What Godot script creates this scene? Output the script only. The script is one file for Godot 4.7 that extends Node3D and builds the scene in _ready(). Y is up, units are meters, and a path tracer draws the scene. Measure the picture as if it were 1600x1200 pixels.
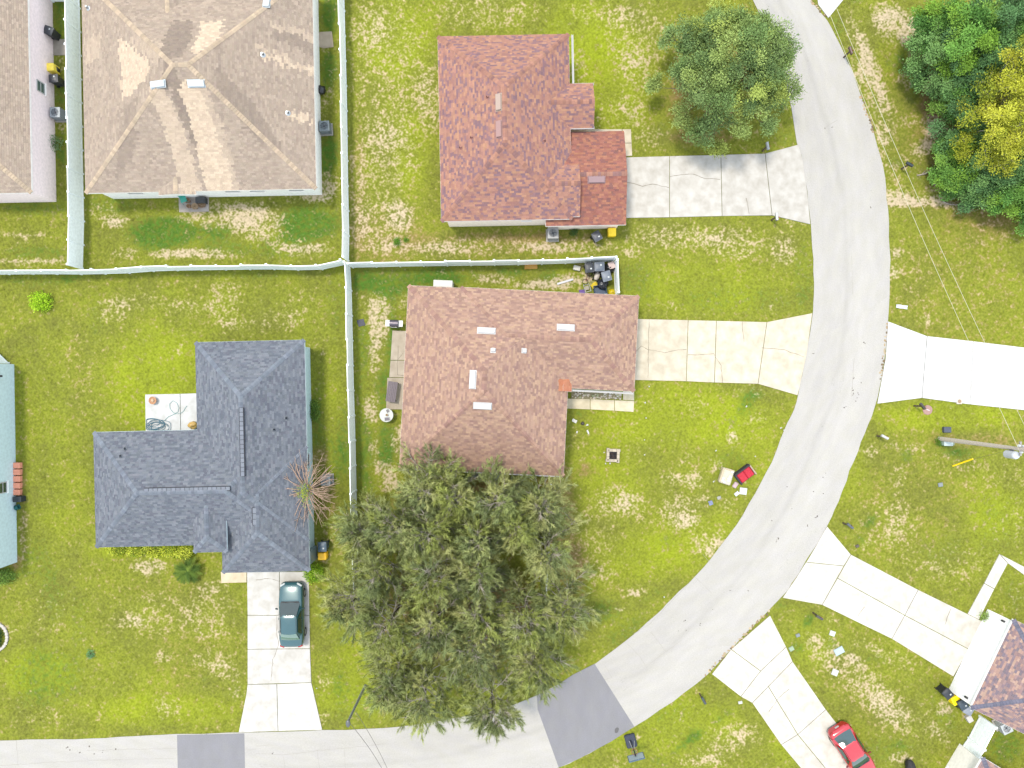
extends Node3D
# A quiet street seen from a drone 51 m up. Photo pixels (1600 x 1200) give directions; heights above the ground give distances.

const CAM_H := 51.0
const PX := 0.75 * 51.0 / 800.0
const K := 2.4
var rng := RandomNumberGenerator.new()
var counts := {}
var mats := {}
var tex := {}
var fields := {}
var ground_px: Image
var keep_out: PackedByteArray


class Geo:
	var v := PackedVector3Array()
	var n := PackedVector3Array()
	var c := PackedColorArray()
	var col := Color(1, 1, 1)

	func t3(a: Vector3, b: Vector3, d: Vector3) -> void:
		var m := (b - a).cross(d - a).normalized()
		v.append(a); v.append(d); v.append(b)
		for i in 3:
			n.append(m); c.append(col)

	func q(a: Vector3, b: Vector3, d: Vector3, e: Vector3) -> void:
		t3(a, b, d)
		t3(a, d, e)

	func qo(a: Vector3, b: Vector3, d: Vector3, e: Vector3, out: Vector3) -> void:
		if (b - a).cross(d - a).dot(out) >= 0.0:
			q(a, b, d, e)
		else:
			q(a, e, d, b)

	func tn(a: Vector3, b: Vector3, d: Vector3, na: Vector3, nb: Vector3, nd: Vector3) -> void:
		if (b - a).cross(d - a).dot(na + nb + nd) < 0.0:
			v.append(a); v.append(b); v.append(d)
			n.append(na); n.append(nb); n.append(nd)
		else:
			v.append(a); v.append(d); v.append(b)
			n.append(na); n.append(nd); n.append(nb)
		c.append(col); c.append(col); c.append(col)

	func box(xf: Transform3D, s: Vector3, b := 0.0) -> void:
		var h := s * 0.5
		b = minf(b, minf(h.x, minf(h.y, h.z)) * 0.9)
		for ax in 3:
			var a1 := (ax + 1) % 3
			var a2 := (ax + 2) % 3
			for sg in [-1.0, 1.0]:
				var p := []
				for k in [[-1, -1], [1, -1], [1, 1], [-1, 1]]:
					var w := Vector3()
					w[ax] = sg * h[ax]
					w[a1] = k[0] * (h[a1] - b)
					w[a2] = k[1] * (h[a2] - b)
					p.append(xf * w)
				var o := Vector3()
				o[ax] = sg
				qo(p[0], p[1], p[2], p[3], xf.basis * o)
		if b <= 0.0:
			return
		for ax in 3:
			var a1 := (ax + 1) % 3
			var a2 := (ax + 2) % 3
			for s1 in [-1.0, 1.0]:
				for s2 in [-1.0, 1.0]:
					var p := []
					for e in [-1.0, 1.0]:
						var w1 := Vector3()
						w1[ax] = e * (h[ax] - b); w1[a1] = s1 * h[a1]; w1[a2] = s2 * (h[a2] - b)
						var w2 := Vector3()
						w2[ax] = e * (h[ax] - b); w2[a1] = s1 * (h[a1] - b); w2[a2] = s2 * h[a2]
						p.append(xf * w1); p.append(xf * w2)
					var o := Vector3()
					o[a1] = s1; o[a2] = s2
					qo(p[0], p[1], p[3], p[2], xf.basis * o)
		for sx in [-1.0, 1.0]:
			for sy in [-1.0, 1.0]:
				for sz in [-1.0, 1.0]:
					var o := xf.basis * Vector3(sx, sy, sz)
					var a := xf * Vector3(sx * h.x, sy * (h.y - b), sz * (h.z - b))
					var bb := xf * Vector3(sx * (h.x - b), sy * h.y, sz * (h.z - b))
					var d := xf * Vector3(sx * (h.x - b), sy * (h.y - b), sz * h.z)
					if (bb - a).cross(d - a).dot(o) > 0.0:
						t3(a, bb, d)
					else:
						t3(a, d, bb)

	func bx(x: float, y: float, z: float, sx: float, sy: float, sz: float, b := 0.0) -> void:
		box(Transform3D(Basis(), Vector3(x, y, z)), Vector3(sx, sy, sz), b)

	# flat prism over a plan polygon; lift gives the heights of bottom and top, b a chamfer at the top edge
	func prism(poly: PackedVector2Array, y0: float, y1: float, b := 0.0) -> void:
		if Geometry2D.is_polygon_clockwise(poly):
			poly = poly.duplicate()
			poly.reverse()
		var top := poly
		if b > 0.0:
			var shr := Geometry2D.offset_polygon(poly, -b, Geometry2D.JOIN_MITER)
			if shr.size() == 1 and shr[0].size() == poly.size():
				top = shr[0]
				var best := 0
				var bd := 1e9
				for k in top.size():
					if top[k].distance_to(poly[0]) < bd:
						bd = top[k].distance_to(poly[0]); best = k
				var re := PackedVector2Array()
				if Geometry2D.is_polygon_clockwise(top):
					top.reverse()
					best = top.size() - 1 - best
				for k in top.size():
					re.append(top[(best + k) % top.size()])
				top = re
			else:
				b = 0.0
		var ix := Geometry2D.triangulate_polygon(top)
		for k in range(0, ix.size(), 3):
			var a := Vector3(top[ix[k]].x, y1, top[ix[k]].y)
			var d := Vector3(top[ix[k + 1]].x, y1, top[ix[k + 1]].y)
			var e := Vector3(top[ix[k + 2]].x, y1, top[ix[k + 2]].y)
			tn(a, d, e, Vector3.UP, Vector3.UP, Vector3.UP)
		for k in poly.size():
			var p := poly[k]
			var r := poly[(k + 1) % poly.size()]
			var tp := top[k]
			var tr := top[(k + 1) % top.size()]
			var e := r - p
			var o := Vector3(e.y, 0.3, -e.x)
			qo(Vector3(p.x, y0, p.y), Vector3(r.x, y0, r.y), Vector3(r.x, y1 - b, r.y), Vector3(p.x, y1 - b, p.y), o)
			if b > 0.0:
				qo(Vector3(p.x, y1 - b, p.y), Vector3(r.x, y1 - b, r.y), Vector3(tr.x, y1, tr.y), Vector3(tp.x, y1, tp.y), o + Vector3.UP * e.length())

	func tube(pts: Array, r0: float, r1: float, sides := 6) -> void:
		var rings := []
		var norms := []
		var side := Vector3.ZERO
		for i in pts.size():
			var d: Vector3 = (pts[mini(i + 1, pts.size() - 1)] - pts[maxi(i - 1, 0)]).normalized()
			if side == Vector3.ZERO:
				side = d.cross(Vector3(0.31, 0.2, 0.93)).normalized()
			side = (side - d * side.dot(d)).normalized()
			var up := d.cross(side)
			var r := lerpf(r0, r1, float(i) / maxf(1.0, pts.size() - 1))
			var ring := []
			var nr := []
			for k in sides:
				var a := TAU * k / sides
				var o := side * cos(a) + up * sin(a)
				nr.append(o)
				ring.append(pts[i] + o * r)
			rings.append(ring); norms.append(nr)
		for i in pts.size() - 1:
			for k in sides:
				var k2 := (k + 1) % sides
				tn(rings[i][k], rings[i][k2], rings[i + 1][k2], norms[i][k], norms[i][k2], norms[i + 1][k2])
				tn(rings[i][k], rings[i + 1][k2], rings[i + 1][k], norms[i][k], norms[i + 1][k2], norms[i + 1][k])
		for e in [0, pts.size() - 1]:
			var d: Vector3 = (pts[0] - pts[1]).normalized() if e == 0 else (pts[e] - pts[e - 1]).normalized()
			for k in sides:
				tn(pts[e], rings[e][k], rings[e][(k + 1) % sides], d, d, d)

	func lathe(xf: Transform3D, prof: Array, sides := 20) -> void:
		for i in prof.size() - 1:
			var a: Vector2 = prof[i]
			var b: Vector2 = prof[i + 1]
			var d := b - a
			var m := Vector2(d.y, -d.x).normalized()
			for k in sides:
				var t0 := TAU * k / sides
				var t1 := TAU * (k + 1) / sides
				var c0 := Vector3(cos(t0), 0, sin(t0))
				var c1 := Vector3(cos(t1), 0, sin(t1))
				var n0 := (xf.basis * (c0 * m.x + Vector3.UP * m.y)).normalized()
				var n1 := (xf.basis * (c1 * m.x + Vector3.UP * m.y)).normalized()
				var p00 := xf * (c0 * a.x + Vector3.UP * a.y)
				var p01 := xf * (c1 * a.x + Vector3.UP * a.y)
				var p10 := xf * (c0 * b.x + Vector3.UP * b.y)
				var p11 := xf * (c1 * b.x + Vector3.UP * b.y)
				if a.x > 0.0001:
					tn(p00, p01, p11, n0, n1, n1)
				if b.x > 0.0001:
					tn(p00, p11, p10, n0, n1, n0)

	func blob(xf: Transform3D, seed_: int, rough := 0.2, rows := 8, cols := 12) -> void:
		var nz := FastNoiseLite.new()
		nz.seed = seed_
		nz.frequency = 0.9
		var g := []
		for i in rows + 1:
			var row := []
			for k in cols:
				var th := PI * i / rows
				var ph := TAU * k / cols
				var d := Vector3(sin(th) * cos(ph), cos(th), sin(th) * sin(ph))
				row.append(xf * (d * (1.0 + rough * nz.get_noise_3dv(d * 1.6))))
			g.append(row)
		grid(g, true, xf.origin)

	# a grid of points with smooth normals; closed wraps round in the second index
	func grid(g: Array, closed: bool, centre: Vector3) -> void:
		var rows := g.size()
		var cols: int = g[0].size()
		var nn := []
		for i in rows:
			var row := []
			for k in cols:
				var du: Vector3 = g[mini(i + 1, rows - 1)][k] - g[maxi(i - 1, 0)][k]
				var kp := (k + 1) % cols if closed else mini(k + 1, cols - 1)
				var km := (k + cols - 1) % cols if closed else maxi(k - 1, 0)
				var dv: Vector3 = g[i][kp] - g[i][km]
				var m := du.cross(dv)
				var o: Vector3 = g[i][k] - centre
				if m.length() < 1e-9:
					m = o
				m = m.normalized()
				row.append(m if m.dot(o) >= 0.0 else -m)
			nn.append(row)
		for i in rows - 1:
			for k in (cols if closed else cols - 1):
				var k2 := (k + 1) % cols
				tn(g[i][k], g[i][k2], g[i + 1][k2], nn[i][k], nn[i][k2], nn[i + 1][k2])
				tn(g[i][k], g[i + 1][k2], g[i + 1][k], nn[i][k], nn[i + 1][k2], nn[i + 1][k])

	func mesh() -> ArrayMesh:
		var a := []
		a.resize(Mesh.ARRAY_MAX)
		a[Mesh.ARRAY_VERTEX] = v
		a[Mesh.ARRAY_NORMAL] = n
		a[Mesh.ARRAY_COLOR] = c
		var m := ArrayMesh.new()
		m.add_surface_from_arrays(Mesh.PRIMITIVE_TRIANGLES, a)
		return m


# ---------- places, colours, nodes ----------
func P(px: float, py: float, h := 0.0) -> Vector3:
	var k := PX * (CAM_H - h) / CAM_H
	return Vector3((px - 800.0) * k, h, (py - 600.0) * k)

func P2(px: float, py: float, h := 0.0) -> Vector2:
	var p := P(px, py, h)
	return Vector2(p.x, p.z)

func poly_px(a: Array) -> PackedVector2Array:
	var o := PackedVector2Array()
	for k in range(0, a.size(), 2):
		o.append(P2(a[k], a[k + 1]))
	return o

# linear base colour from the tone a level surface of that colour has in the photograph (exposure divided out)
func lin(r: float, g: float, b: float) -> Color:
	var c := Color(r / 255.0, g / 255.0, b / 255.0).srgb_to_linear()
	return Color(c.r / K, c.g / K, c.b / K)

func alb(r: float, g: float, b: float) -> Color:
	return lin(r, g, b).linear_to_srgb()

# a base colour given as plain reflectance (white paint about 0.8)
func refl(r: float, g: float, b: float) -> Color:
	return Color(r, g, b).linear_to_srgb()

func noise_tex(key: String, freq: float, lo: Color, hi: Color, octaves := 4, size := 512) -> Texture2D:
	if tex.has(key):
		return tex[key]
	var f := FastNoiseLite.new()
	f.noise_type = FastNoiseLite.TYPE_SIMPLEX_SMOOTH
	f.frequency = freq
	f.fractal_octaves = octaves
	f.seed = key.hash() % 1000
	var im := f.get_seamless_image(size, size)
	var out := Image.create_empty(size, size, false, Image.FORMAT_RGB8)
	for y in size:
		for x in size:
			var t := clampf(im.get_pixel(x, y).r, 0, 1)
			out.set_pixel(x, y, lo.lerp(hi, t))
	tex[key] = ImageTexture.create_from_image(out)
	return tex[key]

# a material: colour, roughness, metallic and the grain that breaks it up ("", "grain", "stain", "wood")
func mat(col: Color, rough := 0.8, metal := 0.0, grain := "", extra := {}) -> StandardMaterial3D:
	var key := "%s|%s|%s|%s|%s" % [col, rough, metal, grain, extra]
	if mats.has(key):
		return mats[key]
	var m := StandardMaterial3D.new()
	# the grain textures average below white; the base colour is raised by as much
	var up: float = {"grain": 1.38, "stain": 1.16, "soft": 1.1, "bark": 1.9}.get(grain, 1.0)
	if extra.has("gain"):
		up *= extra.gain
	var lc := col.srgb_to_linear()
	m.albedo_color = Color(lc.r * up, lc.g * up, lc.b * up).linear_to_srgb()
	m.roughness = rough
	m.metallic = metal
	if grain != "":
		m.uv1_triplanar = true
		m.uv1_world_triplanar = true
		match grain:
			"grain":
				m.albedo_texture = noise_tex("grain", 0.06, Color(0.72, 0.72, 0.72), Color(1, 1, 1), 5)
				m.uv1_scale = Vector3.ONE * 0.7
			"stain":
				m.albedo_texture = noise_tex("stain", 0.012, Color(0.87, 0.86, 0.84), Color(1, 1, 1), 6)
				m.uv1_scale = Vector3.ONE * 0.17
			"soft":
				m.albedo_texture = noise_tex("soft", 0.02, Color(0.9, 0.9, 0.9), Color(1, 1, 1), 4)
				m.uv1_scale = Vector3.ONE * 0.35
			"bark":
				m.albedo_texture = noise_tex("bark", 0.05, Color(0.45, 0.42, 0.4), Color(1, 1, 1), 4)
				m.uv1_scale = Vector3(2.4, 0.5, 2.4)
	if extra.has("coat"):
		m.clearcoat_enabled = true
		m.clearcoat = extra.coat
		m.clearcoat_roughness = 0.06
	if extra.has("vc"):
		m.vertex_color_use_as_albedo = true
	if extra.has("leaf"):
		m.backlight_enabled = true
		m.backlight = Color(extra.leaf, extra.leaf, extra.leaf)
		m.cull_mode = BaseMaterial3D.CULL_DISABLED
	if extra.has("spec"):
		m.metallic_specular = extra.spec
	mats[key] = m
	return m

func numbered(called: String) -> String:
	counts[called] = counts.get(called, -1) + 1
	return called if counts[called] == 0 else "%s_%03d" % [called, counts[called]]

func thing(called: String, label: String, category: String, at := Vector3.ZERO, turn := 0.0, group := "") -> Node3D:
	var o := Node3D.new()
	o.name = numbered(called)
	add_child(o)
	o.position = at
	o.rotation.y = turn
	o.set_meta("label", label)
	o.set_meta("category", category)
	if group != "":
		o.set_meta("group", group)
	return o

func part(parent: Node, called: String, g: Geo, m: Material, kind := "") -> MeshInstance3D:
	var o := MeshInstance3D.new()
	o.name = called
	o.mesh = g.mesh()
	o.material_override = m
	parent.add_child(o, true)
	if kind != "":
		o.set_meta("kind", kind)
	return o

func shared(parent: Node, called: String, me: Mesh, m: Material, xf := Transform3D()) -> MeshInstance3D:
	var o := MeshInstance3D.new()
	o.name = called
	o.mesh = me
	o.material_override = m
	o.transform = xf
	parent.add_child(o, true)
	return o

func copies(parent: Node, called: String, me: Mesh, m: Material, xfs: Array, cols: PackedColorArray) -> MultiMeshInstance3D:
	var mm := MultiMesh.new()
	mm.transform_format = MultiMesh.TRANSFORM_3D
	mm.use_colors = true
	mm.mesh = me
	mm.instance_count = xfs.size()
	for i in xfs.size():
		mm.set_instance_transform(i, xfs[i])
		mm.set_instance_color(i, cols[i])
	var o := MultiMeshInstance3D.new()
	o.name = called
	o.multimesh = mm
	o.material_override = m
	parent.add_child(o, true)
	return o

func structure(called: String) -> Node3D:
	var o := Node3D.new()
	o.name = numbered(called)
	add_child(o)
	o.set_meta("kind", "structure")
	return o

func jit(c: Color, a: float) -> Color:
	var f := 1.0 + rng.randf_range(-a, a)
	return Color(c.r * f, c.g * f, c.b * f)

func pick(a: Array) -> Variant:
	return a[rng.randi() % a.size()]


# ---------- camera, sky, sun ----------
func set_stage() -> void:
	var cam := Camera3D.new()
	cam.name = "camera"
	cam.position = Vector3(0, CAM_H, 0)
	cam.rotation_degrees = Vector3(-90, 0, 0)
	cam.fov = rad_to_deg(2.0 * atan(0.5625))
	cam.near = 0.2
	cam.far = 900.0
	add_child(cam)
	cam.current = true
	var env := Environment.new()
	env.tonemap_mode = Environment.TONE_MAPPER_LINEAR
	env.tonemap_exposure = 2.8
	env.background_mode = Environment.BG_SKY
	var sky := Sky.new()
	var sm := ProceduralSkyMaterial.new()
	sm.sky_top_color = Color(0.82, 0.86, 0.91)
	sm.sky_horizon_color = Color(0.86, 0.88, 0.90)
	sm.sky_curve = 0.2
	sm.ground_bottom_color = Color(0.35, 0.36, 0.3)
	sm.ground_horizon_color = Color(0.6, 0.6, 0.58)
	sky.sky_material = sm
	env.sky = sky
	env.sdfgi_enabled = true
	env.ssao_enabled = true
	env.ssil_enabled = true
	var we := WorldEnvironment.new()
	we.name = "daylight_sky"
	we.environment = env
	add_child(we)
	var sun := DirectionalLight3D.new()
	sun.name = "sun"
	sun.light_energy = 0.5
	sun.light_color = Color(1.0, 0.965, 0.91)
	sun.light_angular_distance = 10.0
	sun.shadow_enabled = true
	add_child(sun)
	sun.look_at_from_position(Vector3.ZERO, Vector3(0.27, -1.0, 0.22), Vector3.UP)


# ---------- ground ----------
const GX0 := -80
const GY0 := -60
const GW := 1760
const GH := 1320

func splat(key: String, px: float, py: float, rx: float, ry: float, amount: float, turn := 0.0) -> void:
	var f: PackedFloat32Array = fields[key]
	var ca := cos(deg_to_rad(turn))
	var sa := sin(deg_to_rad(turn))
	var r := maxf(rx, ry) * 1.5
	for cy in range(maxi(0, int((py - r - GY0) / 8)), mini(165, int((py + r - GY0) / 8) + 2)):
		for cx in range(maxi(0, int((px - r - GX0) / 8)), mini(220, int((px + r - GX0) / 8) + 2)):
			var dx := cx * 8 + 4 + GX0 - px
			var dy := cy * 8 + 4 + GY0 - py
			var u := (dx * ca + dy * sa) / (rx * 1.35)
			var w := (-dx * sa + dy * ca) / (ry * 1.35)
			var d := u * u + w * w
			if d < 1.0:
				var k := (1.0 - d) * (1.0 - d)
				var i := cy * 220 + cx
				f[i] = clampf(f[i] + amount * minf(1.0, k * 1.8), -1.0, 1.0)
	fields[key] = f

func bar(poly: PackedVector2Array) -> void:   # marks a plan polygon (metres) as not lawn
	var pts := PackedVector2Array()
	for p in poly:
		pts.append(Vector2((p.x / PX + 800.0 - GX0) / 2.0, (p.y / PX + 600.0 - GY0) / 2.0))
	var y0 := 1e9
	var y1 := -1e9
	for p in pts:
		y0 = minf(y0, p.y); y1 = maxf(y1, p.y)
	for y in range(maxi(0, int(y0)), mini(GH / 2, int(y1) + 1)):
		var xs := []
		for k in pts.size():
			var a := pts[k]
			var b := pts[(k + 1) % pts.size()]
			if (a.y <= y + 0.5) != (b.y <= y + 0.5):
				xs.append(a.x + (y + 0.5 - a.y) / (b.y - a.y) * (b.x - a.x))
		xs.sort()
		for k in range(0, xs.size() - 1, 2):
			for x in range(maxi(0, int(xs[k])), mini(GW / 2, int(xs[k + 1]) + 1)):
				keep_out[y * (GW / 2) + x] = 1

# patches seen in the lawns: [px, py, rx, ry, amount, turn]
const DRY := [
	[340, 335, 70, 24, .6], [405, 348, 50, 34, .62], [182, 347, 22, 9, .8], [300, 397, 75, 9, .8], [195, 395, 25, 9, .5], [470, 388, 50, 12, .75], [505, 290, 28, 24, .6], [160, 330, 30, 20, .35], [480, 305, 40, 12, .6],
	[510, 65, 12, 16, .7], [520, 130, 8, 40, .4], [506, 170, 8, 30, .4], [40, 370, 42, 6, .6], [50, 409, 55, 7, .75], [95, 100, 10, 15, .5], [95, 190, 10, 20, .4],
	[610, 120, 65, 130, .36], [600, 250, 60, 60, .38], [673, 160, 20, 60, .4], [575, 40, 35, 40, .3], [760, 20, 90, 30, .36], [1000, 60, 60, 60, .38], [935, 20, 60, 22, .3], [990, 140, 30, 60, .3], [960, 190, 50, 40, .28], [1020, 215, 30, 20, .4], [905, 110, 15, 40, .3],
	[600, 350, 50, 45, .45], [650, 390, 90, 14, .35], [760, 385, 120, 16, .45], [900, 385, 80, 12, .55], [625, 335, 22, 26, .4], [560, 330, 15, 70, .35],
	[1050, 370, 80, 22, .5], [1150, 380, 50, 28, .48], [985, 395, 15, 10, .5], [1225, 390, 22, 28, .6], [1240, 345, 20, 12, .4], [1205, 480, 12, 10, .4], [1048, 480, 14, 8, .35],
	[592, 500, 20, 45, .8], [585, 560, 12, 30, .6], [580, 640, 14, 26, .7], [622, 690, 16, 24, .6], [585, 700, 10, 20, .55], [600, 730, 20, 12, .7], [612, 755, 20, 18, .7], [630, 470, 10, 14, .5], [570, 470, 14, 10, .4], [575, 780, 10, 10, .5],
	[640, 670, 14, 35, .8], [770, 436, 40, 7, .7], [840, 446, 40, 9, .85], [690, 425, 20, 4, .5], [880, 440, 40, 10, .85], [925, 425, 18, 18, .85],
	[175, 485, 30, 20, .42], [215, 470, 40, 14, .35], [290, 480, 40, 16, .35], [350, 470, 30, 40, .38], [370, 510, 30, 12, .38], [280, 545, 12, 14, .3], [430, 500, 40, 20, .32], [470, 480, 30, 30, .25], [500, 540, 20, 20, .2],
	[232, 885, 30, 16, .7], [250, 960, 60, 40, .32], [330, 960, 40, 50, .36], [330, 1030, 40, 16, .42], [350, 1050, 30, 14, .4], [255, 1025, 16, 12, .5], [200, 970, 30, 10, .45], [260, 1105, 25, 18, .4], [370, 1075, 14, 24, .3], [150, 1110, 30, 10, .2], [70, 1120, 40, 14, .25], [80, 960, 30, 40, .2], [15, 983, 14, 8, .5], [120, 580, 25, 90, .14], [330, 915, 30, 12, .35], [36, 840, 10, 50, .4],
	[960, 780, 30, 24, .5], [990, 790, 24, 22, .42], [1050, 748, 20, 10, .6], [1085, 750, 18, 16, .62], [1060, 800, 34, 30, .55], [1075, 815, 20, 14, .4], [920, 840, 50, 60, .3], [940, 900, 30, 14, .35], [1110, 850, 34, 26, .45], [1115, 855, 18, 8, .4, -40], [1070, 720, 22, 5, .5, -40], [1145, 685, 12, 10, .4], [1180, 655, 20, 8, .5], [1144, 680, 8, 14, .45], [1090, 635, 24, 14, .3], [990, 630, 40, 14, .24], [1120, 730, 14, 14, .5], [1135, 790, 12, 12, .5], [1100, 780, 16, 12, .4], [965, 950, 10, 5, .7], [1000, 925, 16, 6, .6], [985, 925, 14, 6, .5], [1010, 815, 14, 8, .25], [985, 690, 30, 40, .16], [905, 690, 20, 30, .2], [1175, 610, 30, 10, .4], [1130, 900, 10, 14, .6, 30],
	[510, 850, 25, 40, .3], [500, 715, 16, 16, .4], [510, 1065, 16, 12, .5], [505, 1120, 8, 14, .5], [540, 1110, 20, 10, .2],
	[1405, 745, 16, 26, .4], [1420, 700, 36, 8, .35], [1388, 690, 14, 6, .4], [1360, 705, 14, 12, .6], [1410, 830, 30, 60, .28], [1380, 815, 40, 40, .25], [1500, 880, 60, 30, .26], [1580, 820, 40, 40, .22], [1350, 850, 16, 12, .35], [1480, 720, 40, 20, .22], [1560, 740, 60, 30, .2], [1450, 890, 40, 16, .2],
	[1400, 395, 12, 8, .6], [1396, 425, 10, 10, .6], [1445, 500, 12, 8, .5], [1420, 430, 40, 60, .12], [1560, 360, 50, 30, .22], [1500, 450, 100, 80, .12],
	[1340, 60, 14, 50, .5, -22], [1365, 110, 12, 60, .65, -22], [1400, 40, 40, 30, .6], [1430, 60, 26, 40, .45], [1350, 150, 30, 40, .4, -20], [1385, 190, 20, 40, .45], [1425, 130, 30, 12, .5, 20], [1455, 130, 20, 12, .5], [1460, 190, 14, 24, .5], [1440, 235, 16, 16, .7], [1455, 210, 14, 30, .6], [1425, 190, 20, 12, .4], [1400, 310, 30, 16, .8], [1440, 318, 60, 8, .85], [1470, 300, 30, 20, .5], [1340, 110, 20, 20, .5], [1378, 235, 14, 40, .4], [1410, 265, 30, 30, .3], [1520, 326, 40, 5, .7], [1380, 20, 30, 20, .4],
	[1335, 1060, 80, 34, .3, 45], [1370, 1085, 70, 26, .24, 45], [1290, 1020, 40, 26, .32, 45], [1390, 1110, 40, 30, .28, 45], [1335, 1030, 14, 6, .8, 40], [1355, 1010, 30, 10, .35, 25], [1400, 1030, 40, 16, .3, 28], [1475, 1105, 14, 12, .6], [1440, 1130, 60, 30, .24], [1470, 1150, 30, 8, .45, 40], [1300, 965, 12, 5, .5], [1268, 1000, 14, 10, .4], [1410, 1185, 22, 10, .7], [1500, 1050, 14, 6, .4], [1530, 1125, 8, 5, .8],
	[1130, 1160, 40, 30, .45, -40], [1170, 1150, 24, 24, .35], [1090, 1190, 40, 12, .4], [960, 1195, 20, 8, .2], [1100, 1062, 8, 6, .5], [995, 1150, 6, 5, .7], [1060, 1120, 20, 12, .25],
	[1570, 960, 30, 16, .2], [1590, 930, 14, 20, .25]]
const LUSH := [
	[260, 362, 62, 26, 1.0], [340, 358, 26, 14, .7], [480, 350, 52, 30, 1.0], [440, 385, 40, 20, .6], [170, 320, 40, 16, .5], [340, 385, 30, 20, .5], [380, 390, 20, 12, .5], [240, 385, 30, 12, .4], [290, 320, 20, 10, .4],
	[516, 20, 14, 40, 1.0], [514, 110, 14, 34, .9], [515, 240, 14, 30, .9], [508, 270, 12, 40, .6], [95, 30, 12, 40, .7], [94, 150, 12, 20, .6], [96, 230, 12, 30, .7], [60, 325, 60, 14, .5], [60, 395, 50, 12, .5],
	[615, 440, 60, 22, .8], [700, 435, 30, 12, .9], [680, 430, 30, 16, .7], [740, 432, 14, 12, .5], [860, 435, 20, 14, .7], [800, 425, 24, 8, .8], [598, 450, 20, 14, .5], [615, 540, 12, 50, .9], [607, 470, 16, 30, .5], [570, 540, 14, 40, .6], [570, 700, 14, 60, .7], [605, 690, 16, 34, .8], [600, 720, 14, 20, .6], [600, 610, 14, 40, .7], [565, 440, 16, 20, .7], [565, 610, 12, 40, .4], [575, 760, 16, 20, .5],
	[495, 650, 10, 60, .5], [540, 680, 14, 60, .4], [520, 720, 30, 40, .5], [60, 440, 60, 8, .4], [110, 435, 20, 6, .6], [395, 430, 80, 6, .35], [525, 470, 16, 60, .3], [150, 490, 12, 40, .3],
	[1165, 630, 14, 24, .6, 20], [1180, 615, 14, 8, .6], [1145, 665, 10, 24, .3], [1125, 740, 10, 12, .5], [1085, 790, 10, 10, .25], [1040, 845, 20, 12, .35], [945, 955, 30, 20, .5], [975, 985, 40, 16, .4, -35], [1020, 930, 30, 8, .25, -30], [905, 640, 10, 14, .35], [960, 690, 16, 5, .3], [1140, 720, 30, 20, .3],
	[1360, 815, 16, 9, .9, -40], [1345, 845, 10, 8, .7], [1417, 712, 14, 12, .7, -50], [1495, 705, 30, 10, .7], [1475, 690, 10, 8, .8], [1400, 695, 10, 6, .4], [1470, 855, 40, 30, .3], [1550, 830, 40, 40, .2], [1540, 790, 50, 20, .2], [1390, 770, 14, 10, .3],
	[1263, 970, 8, 14, .8, 30], [1248, 1010, 10, 10, .7], [1222, 945, 14, 8, .4], [1300, 1008, 14, 12, .5], [1370, 1030, 20, 8, .4], [1385, 1170, 50, 20, .35], [1480, 1125, 20, 20, .4], [1470, 1090, 20, 30, .3], [1405, 1165, 10, 10, .4], [1570, 1165, 30, 30, .7], [1585, 930, 20, 30, .3],
	[1085, 1150, 20, 10, .8, -40], [1060, 1170, 18, 6, .6, -40], [1130, 1120, 20, 6, .6, -30], [1030, 1190, 14, 10, .5], [1040, 1110, 40, 20, .3],
	[1400, 100, 20, 16, .5], [1395, 55, 16, 10, .3], [1420, 90, 20, 30, .5], [1435, 150, 18, 24, .5], [1370, 170, 18, 20, .4], [1380, 232, 8, 6, .6], [1400, 255, 16, 10, .5], [1440, 270, 26, 20, .4], [1310, 45, 8, 20, .4], [1340, 0, 10, 6, .5], [1590, 430, 40, 60, .1],
	[20, 895, 24, 10, .6], [40, 870, 20, 10, .3], [75, 1060, 60, 50, .45], [60, 880, 24, 40, .3], [140, 1020, 6, 5, .8], [85, 930, 20, 50, .3], [125, 980, 16, 60, .3], [370, 1080, 14, 16, .3], [322, 1058, 10, 12, .3], [315, 985, 10, 10, .4],
	[530, 1070, 12, 20, .5], [560, 1100, 40, 30, .3], [535, 985, 14, 30, .3], [1230, 215, 20, 16, .3], [1040, 205, 20, 18, .3], [1255, 430, 16, 60, .35], [1150, 470, 100, 20, .3], [1000, 440, 30, 40, .35], [970, 350, 14, 10, .3]]
const YEL := [
	[250, 600, 80, 90, .7], [250, 740, 40, 120, .5], [620, 60, 60, 60, .5], [640, 240, 30, 60, .5], [900, 60, 60, 60, .6], [960, 130, 60, 100, .5], [930, 230, 60, 20, .4], [1100, 450, 120, 40, .45], [1050, 650, 150, 50, .6], [950, 740, 60, 60, .4], [1000, 870, 60, 40, .5], [1160, 700, 60, 70, .35], [1100, 850, 80, 50, .4], [1040, 1130, 120, 50, .5], [60, 1050, 60, 40, .6], [250, 1110, 120, 26, .5], [470, 1100, 60, 30, .4], [220, 860, 80, 14, .6], [560, 1060, 60, 60, .5], [520, 650, 14, 120, .3], [80, 700, 60, 180, .15], [1480, 650, 120, 25, .6], [1320, 730, 40, 60, .4], [1560, 800, 50, 40, .5], [1270, 1000, 40, 40, .3], [1560, 860, 50, 60, .2], [1230, 1150, 30, 60, .4], [1540, 450, 80, 100, .2], [400, 600, 20, 20, .3], [475, 560, 20, 80, .2], [200, 1060, 60, 60, .2]]
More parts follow.
